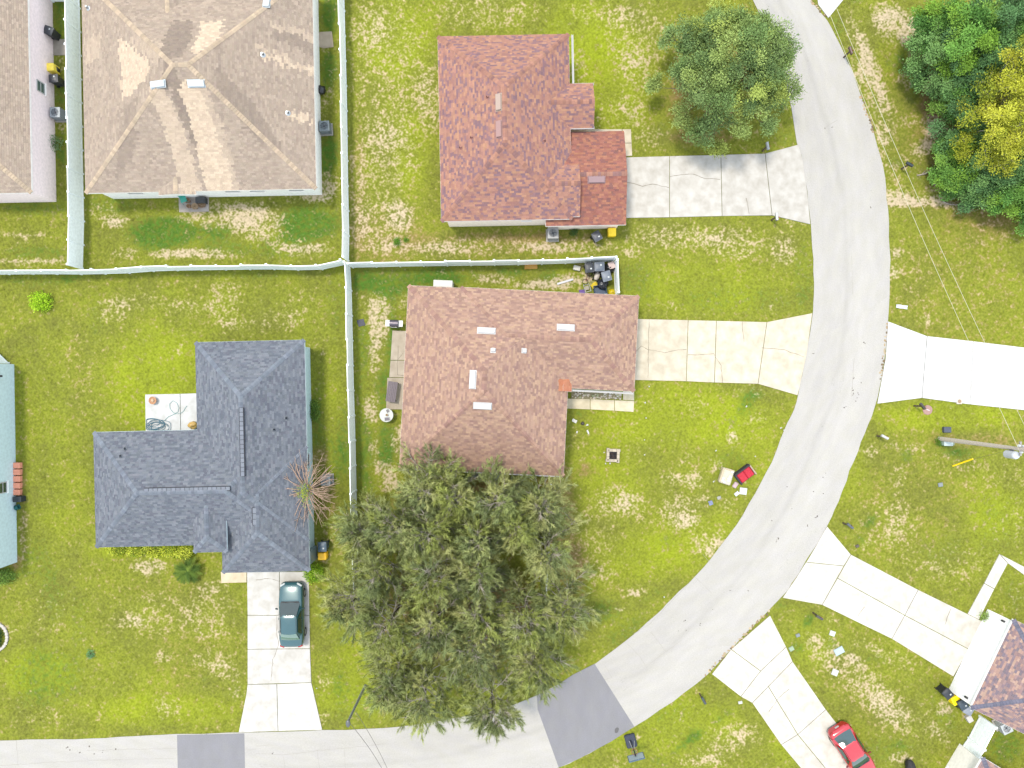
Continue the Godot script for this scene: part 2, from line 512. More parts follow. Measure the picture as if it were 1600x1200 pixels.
const BROWN := [
	[870, 800, 30, 90, .55], [890, 900, 26, 60, .45], [915, 735, 16, 10, .6], [700, 780, 60, 30, .5], [640, 775, 30, 16, .5], [760, 760, 30, 16, .6], [780, 960, 60, 60, .6], [700, 950, 120, 100, .5], [560, 830, 30, 60, .25], [900, 870, 20, 30, .3], [605, 370, 60, 50, .35], [760, 380, 160, 20, .35], [560, 300, 14, 110, .35], [850, 372, 100, 10, .3], [1450, 160, 12, 20, .5], [1465, 190, 12, 40, .6], [1430, 320, 50, 8, .5], [1430, 95, 20, 10, .4], [500, 715, 18, 20, .5], [510, 780, 20, 40, .35], [1530, 690, 70, 12, .45], [1470, 685, 20, 10, .3], [1400, 200, 60, 100, .15], [1500, 460, 110, 110, .16], [1560, 350, 40, 20, .25], [1420, 780, 100, 100, .12], [36, 790, 6, 80, .4], [26, 880, 10, 12, .6], [1090, 215, 60, 12, .5], [1060, 160, 20, 40, .4], [1130, 120, 80, 90, .3], [640, 500, 6, 10, .5], [120, 590, 14, 120, .12], [300, 1000, 80, 80, .12], [1345, 1085, 90, 30, .2, 45], [1535, 1110, 10, 8, .5], [260, 920, 60, 20, .12], [1540, 200, 100, 160, .6]]

func build_ground() -> void:
	for k in ["dry", "lush", "yel", "brown"]:
		var a := PackedFloat32Array()
		a.resize(220 * 165)
		fields[k] = a
	for e in [["dry", DRY], ["lush", LUSH], ["yel", YEL], ["brown", BROWN]]:
		for s in e[1]:
			splat(e[0], s[0], s[1], s[2], s[3], s[4], s[5] if s.size() > 5 else 0.0)
	var big := {}
	for k in fields:
		var im := Image.create_from_data(220, 165, false, Image.FORMAT_RF, fields[k].to_byte_array())
		im.resize(GW, GH, Image.INTERPOLATE_BILINEAR)
		big[k] = im.get_data().to_float32_array()
	var nz := []
	for e in [[0.21, 3, 11], [0.055, 3, 12], [0.011, 4, 13], [0.11, 2, 14]]:
		var f := FastNoiseLite.new()
		f.noise_type = FastNoiseLite.TYPE_SIMPLEX_SMOOTH
		f.frequency = e[0]
		f.fractal_octaves = e[1]
		f.seed = e[2]
		nz.append(f.get_image(GW, GH, false, false, false).get_data())
	var n1: PackedByteArray = nz[0]
	var n2: PackedByteArray = nz[1]
	var n3: PackedByteArray = nz[2]
	var n4: PackedByteArray = nz[3]
	var dry: PackedFloat32Array = big.dry
	var lush: PackedFloat32Array = big.lush
	var yel: PackedFloat32Array = big.yel
	var brown: PackedFloat32Array = big.brown
	var cO := lin(143, 147, 66)
	var cY := lin(175, 190, 50)
	var cG := lin(94, 138, 50)
	var cS := lin(236, 214, 184)
	var cT := lin(208, 188, 136)
	var cB := lin(174, 142, 100)
	var lut := PackedByteArray()
	lut.resize(4097)
	for i in 4097:
		var s := i / 4096.0
		lut[i] = int(round(255.0 * Color(s, s, s).linear_to_srgb().r))
	var out := PackedByteArray()
	out.resize(GW * GH * 3)
	for i in GW * GH:
		var a := n1[i] * 0.003922 - 0.5
		var b := n2[i] * 0.003922 - 0.5
		var d := n3[i] * 0.003922 - 0.5
		var e := n4[i] * 0.003922 - 0.5
		var ty := clampf(0.32 + yel[i] * 0.75 + d * 0.9 + b * 0.5 + a * 0.35, 0.0, 1.0)
		var r := cO.r + (cY.r - cO.r) * ty
		var g := cO.g + (cY.g - cO.g) * ty
		var u := cO.b + (cY.b - cO.b) * ty
		var tg := clampf((lush[i] * 0.9 + b * 0.9 + e * 1.1 + a * 0.7 - 0.2) * 1.25, 0.0, 1.0)
		r += (cG.r - r) * tg; g += (cG.g - g) * tg; u += (cG.b - u) * tg
		var tb := clampf((brown[i] + b * 0.9 + a * 0.8 + e * 0.7 + d * 0.5 - 0.08) * 1.1, 0.0, 0.85)
		r += (cB.r - r) * tb; g += (cB.g - g) * tb; u += (cB.b - u) * tb
		var q := dry[i] + 0.03 - lush[i] * 0.12
		var ts := clampf((q * 0.85 + e * 0.9 + a * 0.95 + b * 0.85 + d * 0.3 - 0.32) * 1.7, 0.0, 0.85)
		var mx := clampf(q * 1.3 - 0.2 + a * 0.8, 0.0, 1.0)
		var sr := cT.r + (cS.r - cT.r) * mx
		var sg := cT.g + (cS.g - cT.g) * mx
		var sb := cT.b + (cS.b - cT.b) * mx
		r += (sr - r) * ts; g += (sg - g) * ts; u += (sb - u) * ts
		var f := 1.0 + a * 0.6 + e * 0.35
		out[i * 3] = lut[clampi(int(r * f * 4096.0), 0, 4096)]
		out[i * 3 + 1] = lut[clampi(int(g * f * 4096.0), 0, 4096)]
		out[i * 3 + 2] = lut[clampi(int(u * f * 4096.0), 0, 4096)]
	ground_px = Image.create_from_data(GW, GH, false, Image.FORMAT_RGB8, out)
	fields["dry_big"] = dry
	var m := StandardMaterial3D.new()
	m.albedo_texture = ImageTexture.create_from_image(ground_px)
	m.roughness = 0.95
	m.metallic_specular = 0.2
	# one sheet, 7 x 7 lawn maps wide, uv in map lengths
	var st := SurfaceTool.new()
	st.begin(Mesh.PRIMITIVE_TRIANGLES)
	var w := GW * PX
	var h := GH * PX
	var x0 := (GX0 - 800.0) * PX
	var z0 := (GY0 - 600.0) * PX
	for k in [[-3, -3], [4, -3], [4, 4], [-3, -3], [4, 4], [-3, 4]]:
		st.set_normal(Vector3.UP)
		st.set_uv(Vector2(k[0], k[1]))
		st.add_vertex(Vector3(x0 + w * k[0], 0, z0 + h * k[1]))
	var o := MeshInstance3D.new()
	o.name = "ground"
	o.mesh = st.commit()
	o.material_override = m
	o.set_meta("kind", "structure")
	add_child(o)

func tuft_mesh(blades: int, spread: float, lo: float, hi: float, width: float, seed_: int) -> ArrayMesh:
	var r := RandomNumberGenerator.new()
	r.seed = seed_
	var g := Geo.new()
	for i in blades:
		var a := r.randf() * TAU
		var p := Vector3(cos(a), 0, sin(a)) * spread * sqrt(r.randf())
		var b := a + r.randf_range(-0.9, 0.9)
		var lean := Vector3(cos(b), 0, sin(b)) * r.randf_range(0.4, 1.1)
		var l := r.randf_range(lo, hi)
		var tip := p + (Vector3.UP + lean).normalized() * l
		var side := Vector3(-sin(b), 0, cos(b)) * width
		g.tn(p - side, p + side, tip, Vector3.UP, Vector3.UP, Vector3.UP)
	return g.mesh()

func build_grass() -> void:
	var dry: PackedFloat32Array = fields["dry_big"]
	var xfs := []
	var cols := PackedColorArray()
	var total := 210000
	for i in total:
		var px := rng.randf_range(-40, 1640)
		var py := rng.randf_range(-30, 1230)
		var mx := int(px - GX0)
		var my := int(py - GY0)
		if keep_out[(my / 2) * (GW / 2) + mx / 2] == 1:
			continue
		var d := dry[my * GW + mx]
		if d > 0.25 and rng.randf() < d * 1.1:
			continue
		var c := ground_px.get_pixel(mx, my).srgb_to_linear()
		if c.r > c.g * 1.12 and rng.randf() < 0.75:
			continue
		var s := rng.randf_range(0.6, 1.25)
		xfs.append(Transform3D(Basis(Vector3.UP, rng.randf() * TAU).scaled(Vector3(s, s * rng.randf_range(0.6, 1.2), s)), P(px, py)))
		cols.append(jit(Color(c.r * 1.12, c.g * 1.12, c.b * 1.12), 0.22))
	var o := copies(self, "lawn_grass", tuft_mesh(9, 0.09, 0.04, 0.085, 0.009, 5), mat(Color(1, 1, 1), 0.8, 0.0, "", {"vc": 1, "leaf": 0.25, "spec": 0.2}), xfs, cols)
	o.set_meta("kind", "stuff")
	o.set_meta("label", "short yellow green grass growing over all the lawns")
	o.set_meta("category", "grass")


# ---------- road and concrete ----------
const ROAD_IN := [1160, -60, 1172, -10, 1205, 60, 1230, 140, 1245, 222, 1254, 252, 1261, 300, 1266, 350, 1270, 405, 1272, 460, 1268, 500, 1259, 557, 1250, 600, 1240, 640, 1225, 672, 1205, 722, 1180, 770, 1150, 820, 1120, 860, 1088, 899, 1050, 935, 1025, 960, 980, 1000, 930, 1036, 895, 1056, 840, 1086, 780, 1108, 700, 1124, 662, 1130, 600, 1137, 505, 1141, 400, 1144, 277, 1147, 210, 1150, 140, 1154, 65, 1155, 0, 1156, -80, 1158]
const ROAD_OUT := [1235, -60, 1263, -6, 1292, 32, 1311, 67, 1331, 112, 1350, 162, 1366, 212, 1380, 262, 1385, 310, 1389, 370, 1390, 425, 1388, 480, 1383, 550, 1374, 605, 1362, 650, 1346, 690, 1328, 735, 1310, 783, 1292, 822, 1247, 897, 1222, 932, 1180, 975, 1150, 1005, 1104, 1054, 1050, 1096, 990, 1136, 920, 1177, 872, 1200, 800, 1228, 700, 1254, 640, 1262, 600, 1266, 505, 1270, 400, 1273, 277, 1276, 210, 1278, 140, 1281, 65, 1283, 0, 1284, -80, 1286]

func road_tex(key: String, base: Color, seed_: int, tracks: bool) -> Texture2D:
	var W := 256
	var HH := 1024
	var im := Image.create_empty(W, HH, false, Image.FORMAT_RGB8)
	var a := FastNoiseLite.new()
	a.seed = seed_; a.frequency = 0.25; a.fractal_octaves = 2
	var b := FastNoiseLite.new()
	b.seed = seed_ + 1; b.frequency = 0.02; b.fractal_octaves = 4
	for y in HH:
		for x in W:
			var u := x / 256.0
			var f := 0.955 + 0.045 * a.get_noise_2d(x, y) + 0.03 * b.get_noise_2d(x * 1.2, y * 0.5)
			if tracks:
				var wob := 0.03 * b.get_noise_2d(7, y * 0.4)
				f -= 0.03 * exp(-pow((u - 0.44 - wob) / 0.035, 2)) + 0.012 * exp(-pow((u - 0.24 - wob) / 0.08, 2))
				f += 0.02 * exp(-pow((u - 0.68 - wob) / 0.14, 2))
				var cr := absf(b.get_noise_2d(x * 0.9 + 300, y * 0.45))
				if cr < 0.0035 and a.get_noise_2d(x * 0.03, y * 0.02) > 0.05:
					f -= 0.09
			im.set_pixel(x, y, Color(base.r * f, base.g * f, base.b * f * (1.0 - 0.02 * b.get_noise_2d(y, x))))
	return ImageTexture.create_from_image(im)

func ribbon(inn: PackedVector2Array, out: PackedVector2Array, y: float, m: Material, called: String, parent: Node) -> MeshInstance3D:
	var st := SurfaceTool.new()
	st.begin(Mesh.PRIMITIVE_TRIANGLES)
	var l := 0.0
	for i in inn.size() - 1:
		var step := (inn[i + 1] + out[i + 1]).distance_to(inn[i] + out[i]) * 0.5
		var l2 := l + step
		var parts := 6
		for k in parts:
			var u0 := float(k) / parts
			var u1 := float(k + 1) / parts
			var a := inn[i].lerp(out[i], u0)
			var b := inn[i].lerp(out[i], u1)
			var c := inn[i + 1].lerp(out[i + 1], u1)
			var d := inn[i + 1].lerp(out[i + 1], u0)
			for e in [[a, u0, l], [b, u1, l], [c, u1, l2], [a, u0, l], [c, u1, l2], [d, u0, l2]]:
				var p: Vector2 = e[0]
				st.set_normal(Vector3.UP)
				st.set_uv(Vector2(e[1], e[2] / 28.0))
				st.add_vertex(Vector3(p.x, y, p.y))
		l = l2
	var o := MeshInstance3D.new()
	o.name = called
	o.mesh = st.commit()
	o.material_override = m
	parent.add_child(o, true)
	return o

func smooth_line(a: Array, per := 3) -> PackedVector2Array:
	var p := poly_px(a)
	var o := PackedVector2Array()
	for i in p.size() - 1:
		for k in per:
			o.append(p[i].cubic_interpolate(p[i + 1], p[maxi(i - 1, 0)], p[mini(i + 2, p.size() - 1)], float(k) / per))
	o.append(p[p.size() - 1])
	return o

func build_road() -> void:
	var inn := smooth_line(ROAD_IN)
	var out := smooth_line(ROAD_OUT)
	var e := FastNoiseLite.new()
	e.frequency = 0.35
	for i in inn.size():
		inn[i] += (inn[i] - out[i]).normalized() * e.get_noise_1d(i * 3.0) * 0.12
		out[i] += (out[i] - inn[i]).normalized() * e.get_noise_1d(i * 3.0 + 500.0) * 0.12
	var m := StandardMaterial3D.new()
	m.albedo_texture = road_tex("road", alb(227, 223, 216), 31, true)
	m.roughness = 0.9
	m.metallic_specular = 0.25
	var r := ribbon(inn, out, 0.03, m, "road", self)
	r.set_meta("kind", "structure")
	var whole := inn.duplicate()
	for i in out.size():
		whole.append(out[out.size() - 1 - i])
	bar(whole)
	# two darker squares of newer asphalt let into the road
	var dm := StandardMaterial3D.new()
	dm.albedo_texture = road_tex("patch", alb(168, 167, 172), 47, false)
	dm.roughness = 0.9
	var pn := r
	for q in [[929, 1037, 991, 1135, 955, 1158, 905, 1185, 873, 1199, 856, 1152, 840, 1108, 839, 1086, 868, 1072, 895, 1054], [277, 1148, 330, 1147, 382, 1145.5, 383, 1200, 384, 1273, 330, 1275, 279, 1276, 278, 1200]]:
		var g := Geo.new()
		var pl := poly_px(q)
		g.prism(pl, 0.0, 0.036)
		var st := SurfaceTool.new()
		st.begin(Mesh.PRIMITIVE_TRIANGLES)
		for i in g.v.size():
			st.set_normal(g.n[i])
			st.set_uv(Vector2(g.v[i].x / 6.0, g.v[i].z / 28.0))
			st.add_vertex(g.v[i])
		var o := MeshInstance3D.new()
		o.name = "asphalt_patch"
		o.mesh = st.commit()
		o.material_override = dm
		pn.add_child(o, true)
	# stains and pebbles lying on the road
	var sg := Geo.new()
	for s in [[1335, 620, 14], [1333, 618, 5], [1320, 638, 6], [1217, 840, 4], [1213, 845, 5], [1216, 842, 3], [1275, 808, 3], [1261, 821, 3], [1278, 807, 4], [148, 1176, 5], [140, 1166, 4], [110, 1172, 3], [105, 1167, 3], [160, 1174, 4], [182, 1170, 4], [125, 1175, 3], [426, 1178, 4], [1288, 200, 4], [1300, 198, 3], [1333, 610, 3], [1331, 606, 2], [1271, 553, 3], [1333, 592, 3], [1350, 535, 3], [1345, 598, 3], [1361, 324, 3], [1070, 970, 3], [1095, 975, 3], [1140, 923, 3], [1168, 923, 3], [1205, 813, 3], [1238, 795, 2], [1290, 740, 2], [1270, 768, 2], [1285, 745, 2], [1072, 985, 2], [1060, 986, 2], [1287, 772, 2], [1230, 760, 2], [1113, 952, 2]]:
		for k in 1 + int(s[2]) / 3:
			var p := P(s[0] + rng.randf_range(-1, 1) * s[2] * 0.5, s[1] + rng.randf_range(-1, 1) * s[2] * 0.5)
			p.y = 0.035
			sg.col = jit(lin(120, 110, 100), 0.3)
			sg.blob(Transform3D(Basis.from_scale(Vector3(rng.randf_range(0.02, 0.055), 0.01, rng.randf_range(0.02, 0.05))), p), k, 0.4, 4, 6)
	part(r, "road_grit", sg, mat(Color(1, 1, 1), 0.95, 0.0, "", {"vc": 1}), "stuff")
	for cr in [[980, 1005, 1000, 1027, 1012, 1047], [1017, 987, 1040, 1017], [1015, 1037, 1040, 1018, 1065, 1000], [1087, 902, 1112, 927], [990, 990, 1015, 975, 1050, 938, 1082, 906], [400, 1177, 450, 1179, 500, 1172, 575, 1165, 600, 1162], [400, 1165, 426, 1164], [442, 1180, 447, 1205], [496, 1172, 500, 1205], [0, 1196, 75, 1191, 175, 1187, 275, 1184], [135, 1172, 275, 1169], [26, 1157, 29, 1197], [386, 1172, 400, 1170], [1288, 200, 1308, 188], [1110, 880, 1098, 866], [945, 1040, 956, 1058, 940, 1064], [1330, 400, 1332, 460], [1334, 560, 1330, 620], [538, 1170, 540, 1200]]:
		crack(r, cr, 0.034, mat(alb(196, 190, 180), 0.95), 0.013)
	# crumbled dirt edge on the outer side of the bend and before the lower driveway
	var dirt := Geo.new()
	for ln in [[1387, 505, 1383, 545, 1375, 595], [1104, 1053, 1150, 1005, 1203, 952], [1268, 2, 1292, 30], [1345, 150, 1366, 210]]:
		var pp := poly_px(ln)
		for i in pp.size() - 1:
			var c := int(pp[i].distance_to(pp[i + 1]) / 0.2)
			for k in c:
				var t := pp[i].lerp(pp[i + 1], float(k) / c)
				dirt.col = jit(pick([lin(196, 170, 130), lin(150, 130, 100), lin(215, 195, 160)]), 0.2)
				dirt.blob(Transform3D(Basis.from_scale(Vector3(rng.randf_range(0.05, 0.16), 0.035, rng.randf_range(0.05, 0.16))), Vector3(t.x + rng.randf_range(-.1, .1), 0.02, t.y + rng.randf_range(-.1, .1))), k, 0.4, 4, 6)
	part(r, "crumbled_edge", dirt, mat(Color(1, 1, 1), 0.95, 0.0, "", {"vc": 1}), "stuff")

func crack(parent: Node, line: Array, y: float, m: Material, side: float) -> void:
	var pp := poly_px(line)
	var g := Geo.new()
	var pts := []
	for i in pp.size() - 1:
		var c := maxi(2, int(pp[i].distance_to(pp[i + 1]) / 0.25))
		for j in c:
			pts.append(pp[i].lerp(pp[i + 1], float(j) / c) + Vector2(rng.randf_range(-.03, .03), rng.randf_range(-.03, .03)))
	pts.append(pp[pp.size() - 1])
	for i in pts.size() - 1:
		var a: Vector2 = pts[i]
		var b: Vector2 = pts[i + 1]
		var w := (b - a).orthogonal().normalized() * side * rng.randf_range(0.5, 1.1)
		g.qo(Vector3(a.x - w.x, y, a.y - w.y), Vector3(b.x - w.x, y, b.y - w.y), Vector3(b.x + w.x, y, b.y + w.y), Vector3(a.x + w.x, y, a.y + w.y), Vector3.UP)
	part(parent, "crack", g, m)

# slabs: lists of px polygons; cracks: px polylines
func slabs(called: String, polys: Array, tone: Color, cracks := [], top := 0.07, gap := 0.019) -> Node3D:
	var s := structure(called)
	var k := 0
	for q in polys:
		var pl := poly_px(q)
		bar(pl)
		var sh := Geometry2D.offset_polygon(pl, -gap, Geometry2D.JOIN_MITER)
		var g := Geo.new()
		g.prism(sh[0], -0.05, top + rng.randf_range(-0.004, 0.004), 0.012)
		var f := 1.0 + rng.randf_range(-0.035, 0.02)
		part(s, "slab", g, mat(Color(tone.r * f, tone.g * f, tone.b * f), 0.9, 0.0, "stain", {"spec": 0.3}))
		k += 1
	for cr in cracks:
		crack(s, cr, top + 0.007, mat(alb(150, 138, 118), 0.95), 0.016)
	return s

func build_concrete() -> void:
	slabs("driveway", [[978, 246, 1046, 244, 1046, 340, 978, 341], [1046, 244, 1126, 242, 1128, 338, 1046, 340], [1126, 242, 1195, 240, 1206, 337, 1128, 338], [1195, 240, 1247, 226, 1254, 250, 1261, 300, 1266, 351, 1206, 337]], alb(233, 229, 222),
		[[978, 286, 990, 287, 1003, 291, 1020, 288, 1034, 291, 1045, 294], [1047, 276, 1070, 273, 1083, 272, 1100, 279, 1125, 281], [1165, 310, 1170, 335]])
	slabs("driveway", [[990, 498, 1075, 500, 1072, 596, 990, 594], [1075, 500, 1119, 501, 1116, 598, 1072, 596], [1119, 501, 1198, 503, 1184, 600, 1116, 598], [1198, 503, 1269, 489, 1260, 555, 1246, 618, 1184, 600]], alb(247, 237, 216),
		[[1014, 499, 1012, 590], [990, 552, 1002, 541, 1012, 546, 1038, 551, 1060, 547, 1072, 546], [1075, 554, 1088, 555, 1115, 553, 1126, 571, 1128, 598], [1159, 503, 1162, 535], [1190, 543, 1225, 547, 1256, 558]])
	slabs("driveway", [[1387, 502, 1448, 525, 1443, 581, 1440, 622, 1370, 631, 1383, 560], [1448, 525, 1520, 533, 1515, 632, 1440, 622, 1443, 581], [1520, 533, 1700, 555, 1700, 652, 1515, 632]], alb(255, 255, 255))
	slabs("driveway", [[1292, 822, 1329, 866, 1318, 884, 1259, 878, 1262, 874], [1259, 878, 1318, 884, 1284, 945, 1222, 934, 1246, 899], [1329, 866, 1434, 921, 1413, 961, 1308, 903], [1308, 903, 1413, 961, 1393, 998, 1284, 945], [1434, 921, 1538, 972, 1513, 1014, 1413, 961], [1413, 961, 1513, 1014, 1489, 1057, 1393, 998]], alb(247, 243, 234),
		[[1475, 975, 1485, 950], [1350, 948, 1340, 962]])
	slabs("driveway", [[1203, 961, 1228, 1010, 1188, 1048, 1142, 1014], [1142, 1014, 1188, 1048, 1157, 1088, 1112, 1053], [1228, 1010, 1238, 1033, 1200, 1072, 1175, 1098, 1157, 1088, 1188, 1048], [1238, 1033, 1290, 1108, 1246, 1147, 1200, 1072], [1200, 1072, 1246, 1147, 1220, 1163, 1175, 1098], [1290, 1108, 1352, 1188, 1310, 1225, 1246, 1147], [1246, 1147, 1310, 1225, 1272, 1225, 1220, 1163], [1352, 1188, 1400, 1250, 1330, 1250, 1310, 1225]], alb(246, 241, 231),
		[[1200, 1112, 1216, 1090, 1232, 1076]])
	slabs("driveway", [[386, 893, 437, 893, 437, 961, 387, 961], [437, 893, 483, 893, 484, 961, 437, 961], [387, 961, 484, 961, 485, 1013, 387, 1014], [387, 1014, 485, 1013, 487, 1066, 387, 1069], [387, 1069, 433, 1068, 435, 1142, 373, 1144, 385, 1085], [433, 1068, 487, 1066, 504, 1140, 435, 1142]], alb(244, 241, 236),
		[[433, 963, 433, 990, 436, 1008, 427, 1030, 424, 1063], [400, 906, 420, 903, 437, 908]])
	slabs("driveway", [[1268, -60, 1380, -60, 1318, 0, 1294, 29, 1278, 8]], alb(255, 255, 255))
	slabs("entrance_path", [[345, 893, 386, 893, 386, 910, 346, 911]], alb(255, 236, 205))
	slabs("entrance_path", [[870, 622, 922, 623, 922, 640, 870, 638], [922, 623, 960, 625, 960, 642, 922, 640], [960, 625, 991, 626, 990, 644, 960, 642], [973, 597, 991, 597, 991, 626, 973, 625]], alb(255, 243, 214))
	slabs("entrance_path", [[972, 202, 986, 202, 987, 224, 974, 224], [974, 224, 987, 224, 988, 244, 976, 245], [910, 202, 972, 202, 972, 210, 905, 212], [898, 200, 912, 200, 912, 222, 898, 222]], alb(240, 228, 205))
	slabs("sidewalk", [[1561, 865, 1574, 880, 1553, 920, 1537, 911], [1537, 911, 1553, 920, 1529, 968, 1511, 959], [1561, 865, 1640, 906, 1632, 922, 1574, 880]], alb(249, 246, 240))
	slabs("patio", [[227, 616, 282, 615, 283, 674, 228, 675], [282, 615, 312, 614, 314, 674, 283, 674]], alb(250, 251, 252))
	slabs("patio", [[613, 516, 636, 517, 634, 563, 610, 563], [610, 563, 634, 563, 632, 590, 608, 590], [605, 590, 632, 590, 630, 640, 603, 640]], alb(216, 203, 184), [[622, 540, 621, 586, 634, 587], [621, 563, 630, 552]])
	slabs("patio", [[279, 306, 327, 306, 327, 331, 280, 332]], alb(222, 213, 206))
	slabs("concrete_pad", [[497, 50, 519, 49, 522, 74, 506, 76, 498, 74]], alb(224, 208, 186), [], 0.05)
	slabs("concrete_pad", [[79, 61, 103, 61, 104, 87, 80, 87]], alb(190, 182, 170), [], 0.05)


# ---------- houses ----------
# one roof plane laid with shingle tabs: poly in local metres, up to 4 corners, convex
func clip2(poly: PackedVector2Array, a: Vector2, b: Vector2) -> PackedVector2Array:
	var o := PackedVector2Array()
	var e := b - a
	for i in poly.size():
		var p := poly[i]
		var q := poly[(i + 1) % poly.size()]
		var dp := e.cross(p - a)
		var dq := e.cross(q - a)
		if dp >= 0.0:
			o.append(p)
		if (dp >= 0.0) != (dq >= 0.0):
			o.append(p.lerp(q, dp / (dp - dq)))
	return o

func lay_shingles(g: Geo, face: Array, pal: Array, tone: Callable) -> void:
	var nrm: Vector3 = (face[1] - face[0]).cross(face[2] - face[0]).normalized()
	if nrm.y < 0.0:
		nrm = -nrm
	var t := (Vector3.UP - nrm * nrm.y).normalized()
	var r := t.cross(nrm)
	var o: Vector3 = face[0]
	var pl := PackedVector2Array()
	var lo := Vector2(1e9, 1e9)
	var hi := -lo
	for p in face:
		var w := Vector2(r.dot(p - o), t.dot(p - o))
		pl.append(w)
		lo = Vector2(minf(lo.x, w.x), minf(lo.y, w.y))
		hi = Vector2(maxf(hi.x, w.x), maxf(hi.y, w.y))
	if Geometry2D.is_polygon_clockwise(pl):
		pl.reverse()
	# with y up Geometry2D's sense may differ; keep the polygon on the left of its edges
	var ar := 0.0
	for i in pl.size():
		ar += pl[i].cross(pl[(i + 1) % pl.size()])
	if ar < 0.0:
		pl.reverse()
	var course := 0.145
	var y := lo.y - 0.02
	var mean := Color(0, 0, 0)
	for k in pal:
		mean += k * (1.0 / pal.size())
	while y < hi.y:
		var x := lo.x - rng.randf() * 0.4
		while x < hi.x:
			var w := rng.randf_range(0.13, 0.34)
			var rect := PackedVector2Array([Vector2(x, y), Vector2(x + w, y), Vector2(x + w, y + course), Vector2(x, y + course)])
			var inside := true
			for i in pl.size():
				var a := pl[i]
				var e := pl[(i + 1) % pl.size()] - a
				for p in rect:
					if e.cross(p - a) < 0.0:
						inside = false
						break
				if not inside:
					break
			if not inside:
				for i in pl.size():
					rect = clip2(rect, pl[i], pl[(i + 1) % pl.size()])
					if rect.size() < 3:
						break
			if rect.size() >= 3:
				var lift := rng.randf_range(0.009, 0.017)
				var mid := o + r * (x + w * 0.5) + t * (y + course * 0.5)
				var pc: Color = (pick(pal) as Color).lerp(mean, 0.25)
				g.col = tone.call(jit(pc, 0.08), mid)
				var pts := []
				for p in rect:
					pts.append(o + r * p.x + t * p.y + nrm * (lift if p.y < y + course * 0.5 else 0.003))
				for i in range(1, pts.size() - 1):
					g.tn(pts[0], pts[i], pts[i + 1], nrm, nrm, nrm)
				if inside:
					var a := o + r * x + t * y
					var b := o + r * (x + w) + t * y
					g.qo(a, b, b + nrm * lift, a + nrm * lift, -t)
			x += w
		y += course

func lay_caps(g: Geo, a: Vector3, b: Vector3, pal: Array, drop: float) -> void:
	var d := b - a
	var len := d.length()
	var side := d.cross(Vector3.UP).normalized() * 0.16
	var c := int(len / 0.2)
	for k in c:
		var p := a + d * (float(k) / c)
		var q := a + d * (float(k + 1) / c)
		var l0 := Vector3.UP * 0.055
		var l1 := Vector3.UP * 0.03
		var s := side
		var dn := Vector3.DOWN * drop
		g.col = jit(pick(pal), 0.12)
		g.qo(p + l0, q + l1, q + s + dn + l1 * 0.6, p + s + dn + l0 * 0.6, Vector3.UP)
		g.qo(p + l0, q + l1, q - s + dn + l1 * 0.6, p - s + dn + l0 * 0.6, Vector3.UP)
		g.qo(p + l0, p + s + dn + l0 * 0.6, p + s + dn, p, -d)
		g.qo(p + l0, p - s + dn + l0 * 0.6, p - s + dn, p, -d)

